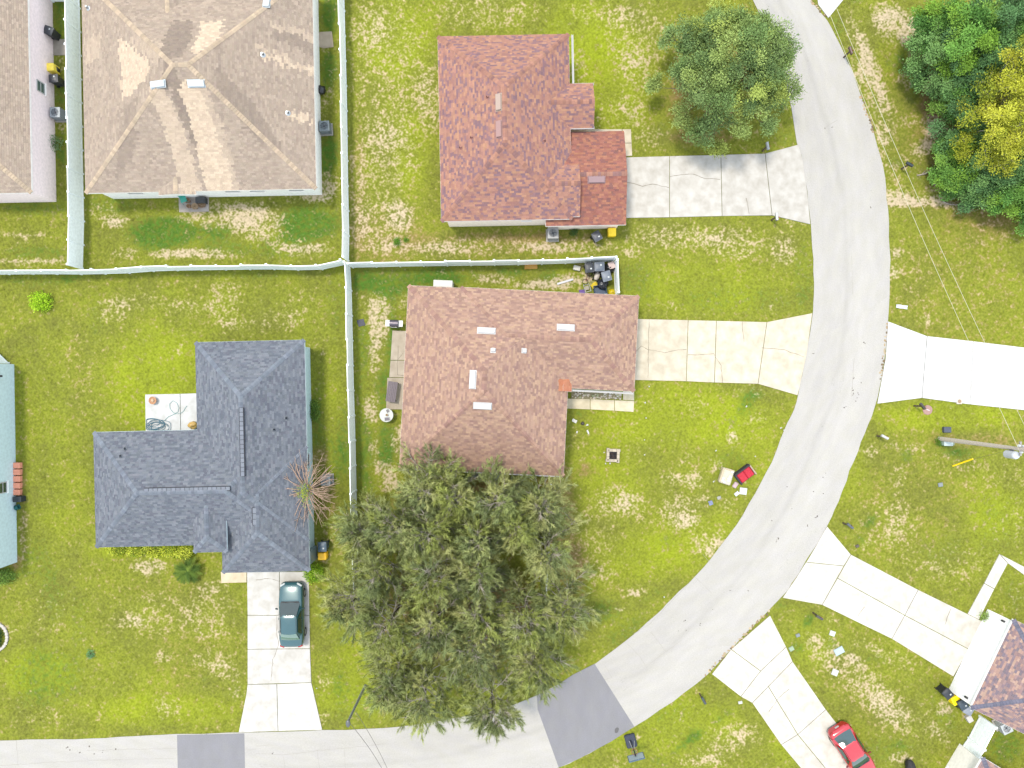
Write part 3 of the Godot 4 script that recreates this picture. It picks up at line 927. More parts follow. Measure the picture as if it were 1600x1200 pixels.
# spec: name, label, turn (deg), at (px,py), eave, pitch, wall, trim, pal, cap, rects [[px0,py0,px1,py1,{gable,eave}]], over, gutter
func house(sp: Dictionary) -> Dictionary:
	var root := thing("house", sp.label, "house", P(sp.at[0], sp.at[1]), deg_to_rad(sp.turn))
	var inv := root.transform.affine_inverse()
	var hs := {"root": root, "inv": inv, "rects": [], "sp": sp}
	var tone: Callable = sp.get("tone", func(c, _p): return c)
	var wall_m := mat(sp.wall, 0.85, 0.0, "soft")
	var trim_m := mat(sp.trim, 0.55, 0.0, "soft")
	var shingle_m := mat(Color(1, 1, 1), 0.95, 0.0, "grain", {"vc": 1, "spec": 0.2, "gain": 1.25})
	var over: float = sp.get("over", 0.4)
	var first := true
	for q in sp.rects:
		var opt: Dictionary = q[4] if q.size() > 4 else {}
		var he: float = opt.get("eave", sp.eave)
		var pit: float = opt.get("pitch", sp.pitch)
		var a := inv * P(q[0], q[1], he)
		var b := inv * P(q[2], q[3], he)
		var x0 := minf(a.x, b.x)
		var x1 := maxf(a.x, b.x)
		var z0 := minf(a.z, b.z)
		var z1 := maxf(a.z, b.z)
		var w := x1 - x0
		var d := z1 - z0
		var gab: String = opt.get("gable", "")
		var along_z: bool = (d >= w and gab == "") or gab.contains("n") or gab.contains("s")
		var half := (w if along_z else d) * 0.5
		var rh := he + pit * half
		hs.rects.append([x0, z0, x1, z1, he, pit, gab])
		var c00 := Vector3(x0, he, z0)
		var c10 := Vector3(x1, he, z0)
		var c11 := Vector3(x1, he, z1)
		var c01 := Vector3(x0, he, z1)
		var ra: Vector3
		var rb: Vector3
		var faces := []
		var hips := []
		if along_z:
			ra = Vector3((x0 + x1) * 0.5, rh, z0 if gab.contains("n") else z0 + half)
			rb = Vector3((x0 + x1) * 0.5, rh, z1 if gab.contains("s") else z1 - half)
			faces = [[c01, c00, ra, rb], [c10, c11, rb, ra]]
			if not gab.contains("n"):
				faces.append([c00, c10, ra]); hips += [[c00, ra, "nw"], [c10, ra, "ne"]]
			if not gab.contains("s"):
				faces.append([c11, c01, rb]); hips += [[c11, rb, "se"], [c01, rb, "sw"]]
		else:
			ra = Vector3(x0 if gab.contains("w") else x0 + half, rh, (z0 + z1) * 0.5)
			rb = Vector3(x1 if gab.contains("e") else x1 - half, rh, (z0 + z1) * 0.5)
			faces = [[c00, c10, rb, ra], [c11, c01, ra, rb]]
			if not gab.contains("w"):
				faces.append([c01, c00, ra]); hips += [[c00, ra, "nw"], [c01, ra, "sw"]]
			if not gab.contains("e"):
				faces.append([c10, c11, rb]); hips += [[c10, rb, "ne"], [c11, rb, "se"]]
		# deck and boarded eaves
		var deck := Geo.new()
		var dn := Vector3.DOWN * 0.012
		for f in faces:
			for i in range(1, f.size() - 1):
				deck.tn(f[0] + dn, f[i] + dn, f[i + 1] + dn, Vector3.UP, Vector3.UP, Vector3.UP)
		deck.qo(c00 + dn * 8, c10 + dn * 8, c11 + dn * 8, c01 + dn * 8, Vector3.DOWN)
		if gab.contains("n"):
			deck.tn(c00, c10, ra, Vector3.FORWARD, Vector3.FORWARD, Vector3.FORWARD)
		if gab.contains("s"):
			deck.tn(c01, c11, rb, Vector3.BACK, Vector3.BACK, Vector3.BACK)
		if gab.contains("w"):
			deck.tn(c00, c01, ra, Vector3.LEFT, Vector3.LEFT, Vector3.LEFT)
		if gab.contains("e"):
			deck.tn(c10, c11, rb, Vector3.RIGHT, Vector3.RIGHT, Vector3.RIGHT)
		var roof := part(root, "roof", deck, trim_m)
		if first:
			hs["roof"] = roof
		var sg := Geo.new()
		for f in faces:
			lay_shingles(sg, f, opt.get("pal", sp.pal), tone)
		part(roof, "shingles", sg, shingle_m, "stuff")
		var cg := Geo.new()
		for hp in hips:
			if opt.get("bare", "").contains(hp[2]):
				continue
			lay_caps(cg, hp[0], hp[1], opt.get("cap", sp.cap), 0.16 * pit * 0.72)
		if ra.distance_to(rb) > 0.5:
			lay_caps(cg, ra, rb, opt.get("cap", sp.cap), 0.16 * pit)
		if cg.v.size():
			part(roof, "ridge_caps", cg, shingle_m, "stuff")
		# fascia boards
		for e in [[c00, c10], [c10, c11], [c11, c01], [c01, c00]]:
			var fg := Geo.new()
			var m: Vector3 = (e[0] + e[1]) * 0.5
			var l: float = e[0].distance_to(e[1])
			var alx := absf(e[0].z - e[1].z) < 0.01
			fg.bx(m.x, he - 0.085, m.z, l if alx else 0.03, 0.15, 0.03 if alx else l, 0.004)
			part(roof, "fascia_board", fg, trim_m)
		if not opt.has("nowall"):
			var wg := Geo.new()
			wg.bx((x0 + x1) * 0.5, (he - 0.1) * 0.5, (z0 + z1) * 0.5, w - over * 2, he - 0.1, d - over * 2)
			part(root, "wall", wg, wall_m)
			bar(PackedVector2Array([v2(root, x0 + over, z0 + over), v2(root, x1 - over, z0 + over), v2(root, x1 - over, z1 - over), v2(root, x0 + over, z1 - over)]))
		first = false
	for gt in sp.get("gutters", []):
		var a2 := inv * P(gt[0], gt[1], sp.eave - 0.03)
		var b2 := inv * P(gt[2], gt[3], sp.eave - 0.03)
		var gg := Geo.new()
		var m2 := (a2 + b2) * 0.5
		var alx2 := absf(a2.x - b2.x) > absf(a2.z - b2.z)
		var l2 := absf(a2.x - b2.x) if alx2 else absf(a2.z - b2.z)
		for s in [-1.0, 1.0]:
			gg.bx(m2.x + (0.0 if alx2 else s * 0.055), m2.y - 0.04, m2.z + (s * 0.055 if alx2 else 0.0), l2 if alx2 else 0.02, 0.12, 0.02 if alx2 else l2)
		gg.bx(m2.x, m2.y - 0.09, m2.z, l2 if alx2 else 0.09, 0.02, 0.09 if alx2 else l2)
		part(root, "gutter", gg, mat(alb(235, 235, 235), 0.4))
	return hs

func v2(root: Node3D, x: float, z: float) -> Vector2:
	var p := root.transform * Vector3(x, 0, z)
	return Vector2(p.x, p.z)

func roof_h(hs: Dictionary, x: float, z: float) -> float:
	var best := 0.0
	for r in hs.rects:
		if x < r[0] or x > r[2] or z < r[1] or z > r[3]:
			continue
		var gab: String = r[6]
		var d := 1e9
		if not gab.contains("w"): d = minf(d, x - r[0])
		if not gab.contains("e"): d = minf(d, r[2] - x)
		if not gab.contains("n"): d = minf(d, z - r[1])
		if not gab.contains("s"): d = minf(d, r[3] - z)
		best = maxf(best, r[4] + r[5] * d)
	return best

# a frame lying on the roof at a photo pixel: origin on the surface, y along its normal
func on_roof(hs: Dictionary, px: float, py: float) -> Transform3D:
	var h := 4.0
	var p := Vector3.ZERO
	for i in 8:
		p = hs.inv * P(px, py, h)
		h = roof_h(hs, p.x, p.z)
	p.y = h
	var e := 0.12
	var dx := (roof_h(hs, p.x + e, p.z) - roof_h(hs, p.x - e, p.z)) / (2 * e)
	var dz := (roof_h(hs, p.x, p.z + e) - roof_h(hs, p.x, p.z - e)) / (2 * e)
	var n := Vector3(-dx, 1, -dz).normalized()
	var x := Vector3(1, dx, 0)
	x = (x - n * x.dot(n)).normalized()
	return Transform3D(Basis(x, n, x.cross(n)), p)

func box_vent(hs: Dictionary, px: float, py: float, w: float, d: float, m: Material, hh := 0.14) -> void:
	var xf := on_roof(hs, px, py)
	var g := Geo.new()
	g.box(xf * Transform3D(Basis(), Vector3(0, hh * 0.5 + 0.02, 0)), Vector3(w, hh, d), 0.03)
	g.box(xf * Transform3D(Basis(), Vector3(0, 0.02, 0)), Vector3(w + 0.1, 0.02, d + 0.1))
	var o := part(hs.roof, "roof_vent", g, m)
	o.name = "roof_vent"

func pipe_vent(hs: Dictionary, px: float, py: float, m: Material, r := 0.06, hh := 0.35) -> void:
	var xf := on_roof(hs, px, py)
	var g := Geo.new()
	var p := xf.origin
	g.tube([p + Vector3.DOWN * 0.1, p + Vector3.UP * hh], r, r, 10)
	g.lathe(Transform3D(xf.basis, p + xf.basis.y * 0.015), [Vector2(r * 2.6, 0), Vector2(r * 1.15, 0.05), Vector2(r, 0.12)], 12)
	part(hs.roof, "vent_pipe", g, m)

# side: n, s, w, e of rect k; u along it (local metres, by px), y centre height
func window(hs: Dictionary, k: int, side: String, px: float, py: float, y: float, w: float, h: float, dark := Color(0.13, 0.16, 0.16)) -> void:
	var r: Array = hs.rects[k]
	var ov: float = hs.sp.get("over", 0.4)
	var p: Vector3 = hs.inv * P(px, py, y)
	var xf := Transform3D()
	match side:
		"s": xf = Transform3D(Basis(), Vector3(p.x, y, r[3] - ov))
		"n": xf = Transform3D(Basis(Vector3.UP, PI), Vector3(p.x, y, r[1] + ov))
		"e": xf = Transform3D(Basis(Vector3.UP, PI / 2), Vector3(r[2] - ov, y, p.z))
		"w": xf = Transform3D(Basis(Vector3.UP, -PI / 2), Vector3(r[0] + ov, y, p.z))
	var g := Geo.new()
	for s in [-1.0, 1.0]:
		g.box(xf * Transform3D(Basis(), Vector3(s * w * 0.5, 0, 0.02)), Vector3(0.06, h, 0.06), 0.005)
		g.box(xf * Transform3D(Basis(), Vector3(0, s * h * 0.5, 0.02)), Vector3(w + 0.06, 0.06, 0.061), 0.005)
	g.box(xf * Transform3D(Basis(), Vector3(0, 0, 0.015)), Vector3(w, 0.04, 0.05))
	var f := part(hs.root, "window", g, mat(alb(240, 240, 236), 0.5))
	var pg := Geo.new()
	pg.box(xf * Transform3D(Basis(), Vector3(0, 0, 0.006)), Vector3(w - 0.05, h - 0.05, 0.012))
	part(f, "pane", pg, mat(dark, 0.06, 0.0, "", {"spec": 0.8}))
	var sl := Geo.new()
	sl.box(xf * Transform3D(Basis(), Vector3(0, -h * 0.5 - 0.06, 0.05)), Vector3(w + 0.2, 0.06, 0.12), 0.01)
	part(f, "sill", sl, mat(hs.sp.trim, 0.7))

func build_houses() -> void:
	var white_m := mat(alb(250, 250, 250), 0.5)
	# brown-roofed house in the middle
	var pal1 := [lin(190, 158, 140), lin(178, 146, 131), lin(200, 168, 143), lin(168, 136, 124), lin(188, 155, 135), lin(160, 130, 122)]
	var cap1 := [lin(186, 152, 134), lin(180, 146, 130), lin(168, 134, 124)]
	var cpal := [lin(204, 142, 112), lin(196, 132, 104)]
	var h1 := house({"label": "house with brown shingle roof and white vents beside the feathery grove", "at": [770, 600], "turn": -2.8, "eave": 2.7, "pitch": 0.42, "wall": refl(0.69, 0.63, 0.55), "trim": refl(0.68, 0.67, 0.64), "pal": pal1, "cap": cap1,
		"rects": [[638, 446, 880.5, 744, {"bare": "ne"}], [720, 448.7, 991, 611.5], [866, 586, 893, 612, {"gable": "s", "eave": 2.8, "pal": cpal, "cap": cpal, "nowall": 1, "pitch": 0.55}]],
		"gutters": [[994, 463, 991, 612], [893, 611.5, 990, 613], [623, 730, 880, 746]]})
	for s in [[760, 517, 1.18, 0.4], [884, 512, 1.15, 0.42], [754, 634, 1.18, 0.42]]:
		box_vent(h1, s[0], s[1], s[2], s[3], white_m)
	box_vent(h1, 739, 593, 0.42, 1.18, white_m)
	box_vent(h1, 770.5, 548, 0.26, 0.26, white_m, 0.2)
	box_vent(h1, 818.5, 548, 0.26, 0.26, white_m, 0.2)
	# grey-roofed house
	var pal2 := [lin(130, 135, 144), lin(117, 122, 132), lin(140, 144, 152), lin(108, 113, 124), lin(125, 130, 139)]
	var cap2 := [lin(138, 145, 156), lin(128, 135, 146)]
	var h2 := house({"label": "house with slate grey shingle roof and pale blue walls", "at": [380, 720], "turn": 1.3, "eave": 2.7, "pitch": 0.5, "wall": refl(0.42, 0.55, 0.58), "trim": refl(0.50, 0.59, 0.62), "pal": pal2, "cap": cap2,
		"rects": [[305, 535, 482.6, 846], [146, 675.5, 462, 848], [343.5, 700, 483.6, 892], [300, 730, 354.5, 862, {"eave": 3.65}]]})
	var dk := mat(alb(120, 126, 136), 0.7)
	for s in [[196, 701.5], [189, 713], [427.5, 671], [446.5, 653]]:
		pipe_vent(h2, s[0], s[1], dk, 0.06, 0.3)
	# ridge vents: a raised cap over dark slots
	for s in [[377.5, 637, 380, 744], [226, 765, 361, 763.5], [398, 793, 399, 820]]:
		var a := on_roof(h2, s[0], s[1]).origin
		var b := on_roof(h2, s[2], s[3]).origin
		var top := maxf(a.y, b.y) + 0.05
		var alx := absf(a.x - b.x) > absf(a.z - b.z)
		var ln := absf(a.x - b.x) if alx else absf(a.z - b.z)
		var mid := (a + b) * 0.5
		var sg := Geo.new()
		sg.bx(mid.x, top - 0.01, mid.z, ln if alx else 0.34, 0.07, 0.34 if alx else ln)
		var slot := part(h2.roof, "ridge_vent", sg, mat(alb(52, 56, 66), 0.8))
		var c := int(ln / 0.3)
		var me := Geo.new()
		for k in c:
			var t := (k + 0.5) / c - 0.5
			me.col = jit(lin(146, 152, 164), 0.1)
			me.bx(mid.x + (t * ln if alx else 0.0), top + 0.035, mid.z + (0.0 if alx else t * ln), ln / c - 0.03 if alx else 0.24, 0.03, 0.24 if alx else ln / c - 0.03, 0.006)
		part(slot, "vent_caps", me, mat(Color(1, 1, 1), 0.9, 0.0, "grain", {"vc": 1}), "stuff")
	window(h2, 0, "e", 484, 720, 1.5, 0.9, 1.1)
	# red-brown-roofed house at the top
	var pal3 := [lin(188, 142, 124), lin(178, 132, 118), lin(198, 152, 124), lin(146, 116, 122), lin(184, 138, 120), lin(168, 126, 118), lin(136, 112, 124)]
	var cap3 := [lin(186, 140, 122), lin(174, 130, 116), lin(154, 119, 116)]
	var pal3b := [lin(174, 120, 104), lin(160, 108, 98), lin(184, 130, 106), lin(140, 102, 100), lin(166, 114, 102)]
	var h3 := house({"label": "house with red brown mottled shingle roof and cream walls", "at": [800, 220], "turn": 1.1, "eave": 3.0, "pitch": 0.5, "wall": refl(0.78, 0.68, 0.59), "trim": refl(0.68, 0.64, 0.61), "pal": pal3, "cap": cap3, "over": 0.3,
		"rects": [[684, 57, 894, 342], [780, 133, 928, 200, {"gable": "e"}], [810, 249, 906, 338, {"gable": "e"}], [850, 207, 978, 351, {"eave": 2.5, "gable": "ew", "pitch": 0.3, "pal": pal3b}]],
		"gutters": [[894, 54, 896, 132], [896, 132, 928, 131], [895, 201, 929, 199]]})
	var pinkish := mat(alb(190, 150, 145), 0.6)
	box_vent(h3, 779.5, 160, 0.4, 1.1, mat(alb(204, 180, 165), 0.6))
	box_vent(h3, 780, 202, 0.4, 1.1, pinkish)
	box_vent(h3, 932, 280.5, 1.15, 0.42, mat(alb(178, 145, 148), 0.6))
	for s in [[762, 152], [720, 231], [737, 215], [850, 220]]:
		pipe_vent(h3, s[0], s[1], mat(alb(176, 120, 110), 0.7), 0.05, 0.2)
	window(h3, 0, "s", 823, 350, 1.9, 0.6, 0.5, Color(0.5, 0.48, 0.45))
	# tan-roofed house at the top left, stained below its metal vents
	var pal4 := [lin(182, 166, 150), lin(175, 159, 144), lin(190, 173, 156), lin(168, 152, 139), lin(179, 162, 146)]
	var cap4 := [lin(204, 184, 160), lin(194, 176, 154)]
	var h4at := [310, 130]
	var h4turn := 1.1
	var inv4 := Transform3D(Basis(Vector3.UP, deg_to_rad(h4turn)), P(h4at[0], h4at[1])).affine_inverse()
	# matter with outlines of its own in the photograph: shingles washed clean below the metal vents, replaced ones, algae-stained bands [share, px polygon, height]; a negative share is algae
	var clean := [lin(216, 196, 172), lin(208, 188, 166), lin(222, 202, 178)]
	var algae := [lin(160, 145, 132), lin(152, 138, 127)]
	var washes := []
	for e in [[0.93, [176, 50, 208, 74, 241, 104, 232, 124, 184, 152], 4.6], [1.0, [314, 30, 348, 30, 341, 74, 304, 93], 4.6], [0.67, [238, 139, 264, 139, 286, 200, 302, 297, 270, 297, 262, 220], 4.2], [1, [286, 137, 318, 137, 338, 210, 356, 297, 312, 297, 296, 210], 4.2], [0.44, [318, 137, 332, 140, 352, 210, 366, 297, 350, 297], 4.0], [-1, [264, 106, 286, 106, 290, 150, 303, 230, 296, 232, 276, 160], 4.4], [-1, [262, 30, 292, 24, 300, 60, 288, 98, 250, 98], 4.8], [0.89, [409, 84, 484, 96, 486, 108, 411, 92], 3.8], [1.0, [446, 175, 490, 178, 490, 190, 448, 184], 3.4], [0.62, [398, 70, 448, 80, 448, 84, 398, 75], 4.0], [0.49, [420, 36, 490, 44, 490, 58, 424, 44], 3.6], [-0.75, [420, 44, 490, 58, 490, 78, 430, 60], 3.6], [-0.75, [345, 110, 395, 160, 440, 230, 400, 220, 350, 150], 4.0], [-0.62, [200, 170, 225, 160, 215, 230, 170, 280], 3.8], [0.33, [190, 50, 258, 70, 246, 100, 220, 80], 4.8], [0.4, [130, 60, 160, 50, 158, 90, 130, 100], 3.2]]:
		var pl := PackedVector2Array()
		for k in range(0, e[1].size(), 2):
			var w: Vector3 = inv4 * P(e[1][k], e[1][k + 1], e[2])
			pl.append(Vector2(w.x, w.z))
		washes.append([e[0], pl])
	var wash := func(c: Color, p: Vector3) -> Color:
		var q := Vector2(p.x + rng.randfn() * 0.07, p.z + rng.randfn() * 0.12)
		for e in washes:
			if Geometry2D.is_point_in_polygon(q, e[1]):
				c = c.lerp(jit(pick(clean if e[0] > 0.0 else algae), 0.06), absf(e[0]))
		return c
	var h4 := house({"label": "large house with streaky tan shingle roof and white walls", "at": h4at, "turn": h4turn, "eave": 2.8, "pitch": 0.36, "wall": refl(0.79, 0.78, 0.75), "trim": refl(0.74, 0.71, 0.66), "pal": pal4, "cap": cap4, "over": 0.35,
		"tone": wash,
		"rects": [[127, -36, 494, 295], [245, 150, 306, 304, {"gable": "s", "eave": 2.84, "pitch": 0.2, "nowall": 1}], [225, -60, 312, 90, {"eave": 3.3, "gable": "ns", "nowall": 1, "pitch": 0.36}]]})
	for s in [[247.5, 132], [307, 130.5]]:
		box_vent(h4, s[0], s[1], 1.1, 0.42, mat(alb(240, 250, 255), 0.35, 0.1))
	box_vent(h4, 417, 4, 0.45, 0.9, mat(alb(240, 250, 255), 0.35, 0.1))
	for s in [[138, 13], [411, 86], [450, 177]]:
		pipe_vent(h4, s[0], s[1], mat(alb(225, 232, 236), 0.35, 0.4), 0.07, 0.3)
	for s in [[207, 299], [360, 294], [399, 293], [460, 292]]:
		window(h4, 0, "s", s[0], s[1], 1.75, 1.0, 0.8, Color(0.3, 0.34, 0.3))
	window(h4, 0, "e", 492.5, 125, 2.0, 0.9, 1.0)
	# pale pink house at the left edge above
	var h5 := house({"label": "pale pink walled house with tan roof and yellow bin at its wall", "at": [20, 150], "turn": 1.1, "eave": 2.8, "pitch": 0.36, "wall": refl(0.78, 0.66, 0.66), "trim": refl(0.75, 0.71, 0.68), "pal": pal4, "cap": cap4, "over": 0.1,
		"rects": [[-180, -100, 49, 301]]})
	window(h5, 0, "e", 65, 136, 1.5, 0.75, 0.8, Color(0.3, 0.36, 0.34))
	# pale blue house at the left edge, only its wall in view
	var h6 := house({"label": "pale blue walled house with small square window above clay blocks", "at": [-60, 730], "turn": 0.9, "eave": 2.7, "pitch": 0.45, "wall": refl(0.50, 0.63, 0.67), "trim": refl(0.71, 0.74, 0.74), "pal": pal2, "cap": cap2, "over": 0.1,
		"rects": [[-200, 568, -14, 896]]})
	window(h6, 0, "e", 8, 762, 1.35, 0.75, 0.75, Color(0.2, 0.27, 0.22))
	# house at the lower right, garage wall towards the street
	var pal7 := [lin(168, 142, 140), lin(140, 126, 136), lin(190, 156, 142), lin(122, 116, 130), lin(156, 132, 132), lin(200, 170, 152)]
	var cap7 := [lin(132, 130, 146), lin(122, 122, 138)]
	var h7 := house({"label": "house with purple brown shingle roof and white garage wall", "at": [1570, 1060], "turn": -25.8, "eave": 2.75, "pitch": 0.5, "wall": refl(0.79, 0.79, 0.78), "trim": refl(0.76, 0.76, 0.76), "pal": pal7, "cap": cap7, "over": 0.12,
		"rects": [[1584, 968, 1740, 1214]]})
	# garage door of four sections, wall lamps
	var r7: Array = h7.rects[0]
	var dz: float = (r7[1] + r7[3]) * 0.5
	for k in 4:
		var dg := Geo.new()
		dg.bx(r7[0] + 0.09, 0.3 + k * 0.53, dz, 0.05, 0.515, 4.9, 0.012)
		part(h7.root, "garage_door_panel", dg, mat(refl(0.78, 0.78, 0.76), 0.5))
	for s in [-1.0, 1.0]:
		var lg := Geo.new()
		lg.bx(r7[0] + 0.04, 1.9, dz + s * 3.05, 0.12, 0.3, 0.14, 0.02)
		part(h7.root, "wall_lantern", lg, mat(alb(70, 70, 76), 0.5))
	# its neighbour, a roof corner at the lower edge
	house({"label": "roof corner of a purple brown house past the white fence", "at": [1600, 1260], "turn": -31, "eave": 2.7, "pitch": 0.5, "wall": refl(0.71, 0.68, 0.63), "trim": refl(0.78, 0.78, 0.78), "pal": pal7, "cap": cap7, "over": 0.3,
		"rects": [[1536, 1184, 1640, 1330]]})


# ---------- fences ----------
func build_fences() -> void:
	var vinyl := mat(Color(0.90, 0.925, 0.93), 0.45, 0.0, "soft")
	var pg := Geo.new()
	for k in 6:
		pg.bx(-0.763 + 0.305 * k, 0.95, 0, 0.296, 1.62, 0.03, 0.008)
	pg.bx(0, 0.95, 0, 1.82, 1.6, 0.016)
	var panel := pg.mesh()
	var rg := Geo.new()
	rg.bx(0, 0, 0, 1.81, 0.14, 0.055, 0.008)
	var rail := rg.mesh()
	var og := Geo.new()
	og.bx(0, 0.92, 0, 0.127, 1.84, 0.127, 0.01)
	var post := og.mesh()
	var cg := Geo.new()
	cg.bx(0, 0.01, 0, 0.15, 0.03, 0.15, 0.006)
	for s in [[-1, -1, 1, -1], [1, -1, 1, 1], [1, 1, -1, 1], [-1, 1, -1, -1]]:
		cg.t3(Vector3(s[0] * .07, .025, s[1] * .07), Vector3(0, .07, 0), Vector3(s[2] * .07, .025, s[3] * .07))
	var cap := cg.mesh()
	var runs := [
		["white vinyl fence run between pink house and streaky tan roof", [123, -60, 125, 0, 128, 150, 131, 300, 132, 345, 130, 420]],
		["wavy white vinyl fence run along the back of grey house lawn", [-60, 430, 0, 428.7, 75, 428, 125, 428.7, 200, 427, 232, 424, 275, 422.5, 400, 420.7, 435, 420.7, 482, 422.5, 517, 420, 541, 413]],
		["white vinyl fence run between tan roof house and patchy yellow lawn", [536, -60, 538, 0, 540, 82, 542, 155, 544, 300, 546, 385, 545, 408]],
		["white vinyl fence run between grey house and brown roof house", [547, 416, 549, 440, 550, 480, 551, 525, 552.5, 597, 555, 675, 557, 775, 558, 800, 560, 880, 562, 960]],
		["white vinyl fence run between brown roof house and red roof house", [552, 418, 635, 416, 710, 415, 800, 414, 900, 411, 957, 408]],
		["short white vinyl fence end beside the heap of bins", [959, 412, 960, 436, 961, 462]],
		["white vinyl fence run dividing grove from the open front lawn", [858, 752, 856, 820, 853, 900, 850, 966]],
		["white vinyl fence stub between the two purple brown roofs", [1530, 1118, 1507, 1163, 1476, 1200, 1440, 1240]],
		["short white vinyl fence closing the strip beside pink house", [84, 3, 120, 3]],
		["white vinyl fence corner beside the pale blue wall", [14, 567, 13, 549, -40, 548]],
	]
	for r in runs:
		var pts := poly_px(r[1])
		var root := thing("vinyl_fence", r[0], "fence", Vector3(pts[0].x, 0, pts[0].y), 0.0, "white vinyl fence runs")
		var total := 0.0
		for i in pts.size() - 1:
			total += pts[i].distance_to(pts[i + 1])
		var n := maxi(1, int(round(total / 1.83)))
		var stops := []
		for k in n + 1:
			var want := total * k / n
			var acc := 0.0
			for i in pts.size() - 1:
				var l := pts[i].distance_to(pts[i + 1])
				if want <= acc + l + 1e-4:
					stops.append(pts[i].lerp(pts[i + 1], clampf((want - acc) / l, 0, 1)))
					break
				acc += l
		for k in stops.size():
			var s: Vector2 = stops[k] - pts[0]
			var po := shared(root, "post", post, vinyl, Transform3D(Basis(Vector3(1, 0, 0), rng.randf_range(-.02, .02)).rotated(Vector3.UP, rng.randf_range(-.1, .1)), Vector3(s.x, 0, s.y)))
			shared(po, "post_cap", cap, vinyl, Transform3D(Basis(), Vector3(0, 1.84, 0)))
			if k + 1 < stops.size():
				var e: Vector2 = stops[k + 1] - pts[0]
				var m := (s + e) * 0.5
				var ang := -(e - s).angle()
				var l := s.distance_to(e)
				var b := Basis(Vector3.UP, ang) * Basis(Vector3(1, 0, 0), rng.randf_range(-.025, .025)) * Basis.from_scale(Vector3((l - 0.1) / 1.82, 1, 1))
				var pa := shared(root, "panel", panel, vinyl, Transform3D(b, Vector3(m.x, 0, m.y)))
				for y in [0.14, 1.76]:
					shared(pa, "rail", rail, vinyl, Transform3D(Basis(), Vector3(0, y, 0)))


# ---------- plants ----------
func spray_mesh(kind: String, seed_: int) -> ArrayMesh:
	var r := RandomNumberGenerator.new()
	r.seed = seed_
	var g := Geo.new()
	if kind == "needle":
		for i in 18:
			var y := r.randf() * 0.4
			var a := r.randf() * TAU
			var t := r.randf_range(0.08, 0.62)
			var d := Vector3(cos(a) * sin(t), cos(t), sin(a) * sin(t))
			var p := Vector3(0, y, 0)
			var l := r.randf_range(0.28, 0.55)
			var tip := p + d * l + Vector3(d.x, -0.2, d.z) * 0.05
			var s := d.cross(Vector3(r.randf() - .5, r.randf() - .5, r.randf() - .5)).normalized() * 0.013
			var m := (s.cross(d).normalized() + Vector3.UP * 0.8).normalized()
			g.tn(p - s, p + s, tip, m, m, m)
			var fork := p + d * l * .45
			var tip2 := fork + (d + s * 55.0).normalized() * l * .5
			g.tn(fork - d * .02, fork + d * .02, tip2, m, m, m)
	else:
		for i in 15:
			var p := Vector3(r.randf() - .5, (r.randf() - .5) * 0.8, r.randf() - .5) * 0.46
			var d := (p.normalized() + Vector3(r.randf() - .5, r.randf() - .2, r.randf() - .5)).normalized()
			var s := d.cross(Vector3(r.randf() - .5, r.randf() + .4, r.randf() - .5)).normalized()
			var m := s.cross(d).normalized()
			if m.y < 0: m = -m
			m = (m + Vector3.UP * 0.5).normalized()
			var l := r.randf_range(0.09, 0.15)
			var w := l * 0.27
			var a := p + d * l * 0.5 + s * w
			var b := p + d * l * 0.5 - s * w
			g.tn(p, a, p + d * l, m, m, m)
			g.tn(p, p + d * l, b, m, m, m)
	return g.mesh()

func leaf(r: float, g: float, b: float) -> Color:
	var c := lin(r, g, b)
	return Color(c.r * 1.7, c.g * 1.7, c.b * 1.7)

func leaf_mat() -> StandardMaterial3D:
	return mat(Color(1, 1, 1), 0.6, 0.0, "", {"vc": 1, "leaf": 0.5, "spec": 0.25})

func dir_basis(d: Vector3, spin: float, s: float) -> Basis:
	var x := d.cross(Vector3(0.3, 0.1, 0.95)).normalized()
	return (Basis(x, d, x.cross(d)) * Basis(Vector3.UP, spin)).scaled(Vector3(s, s, s))

var needle: ArrayMesh
var leaves: ArrayMesh

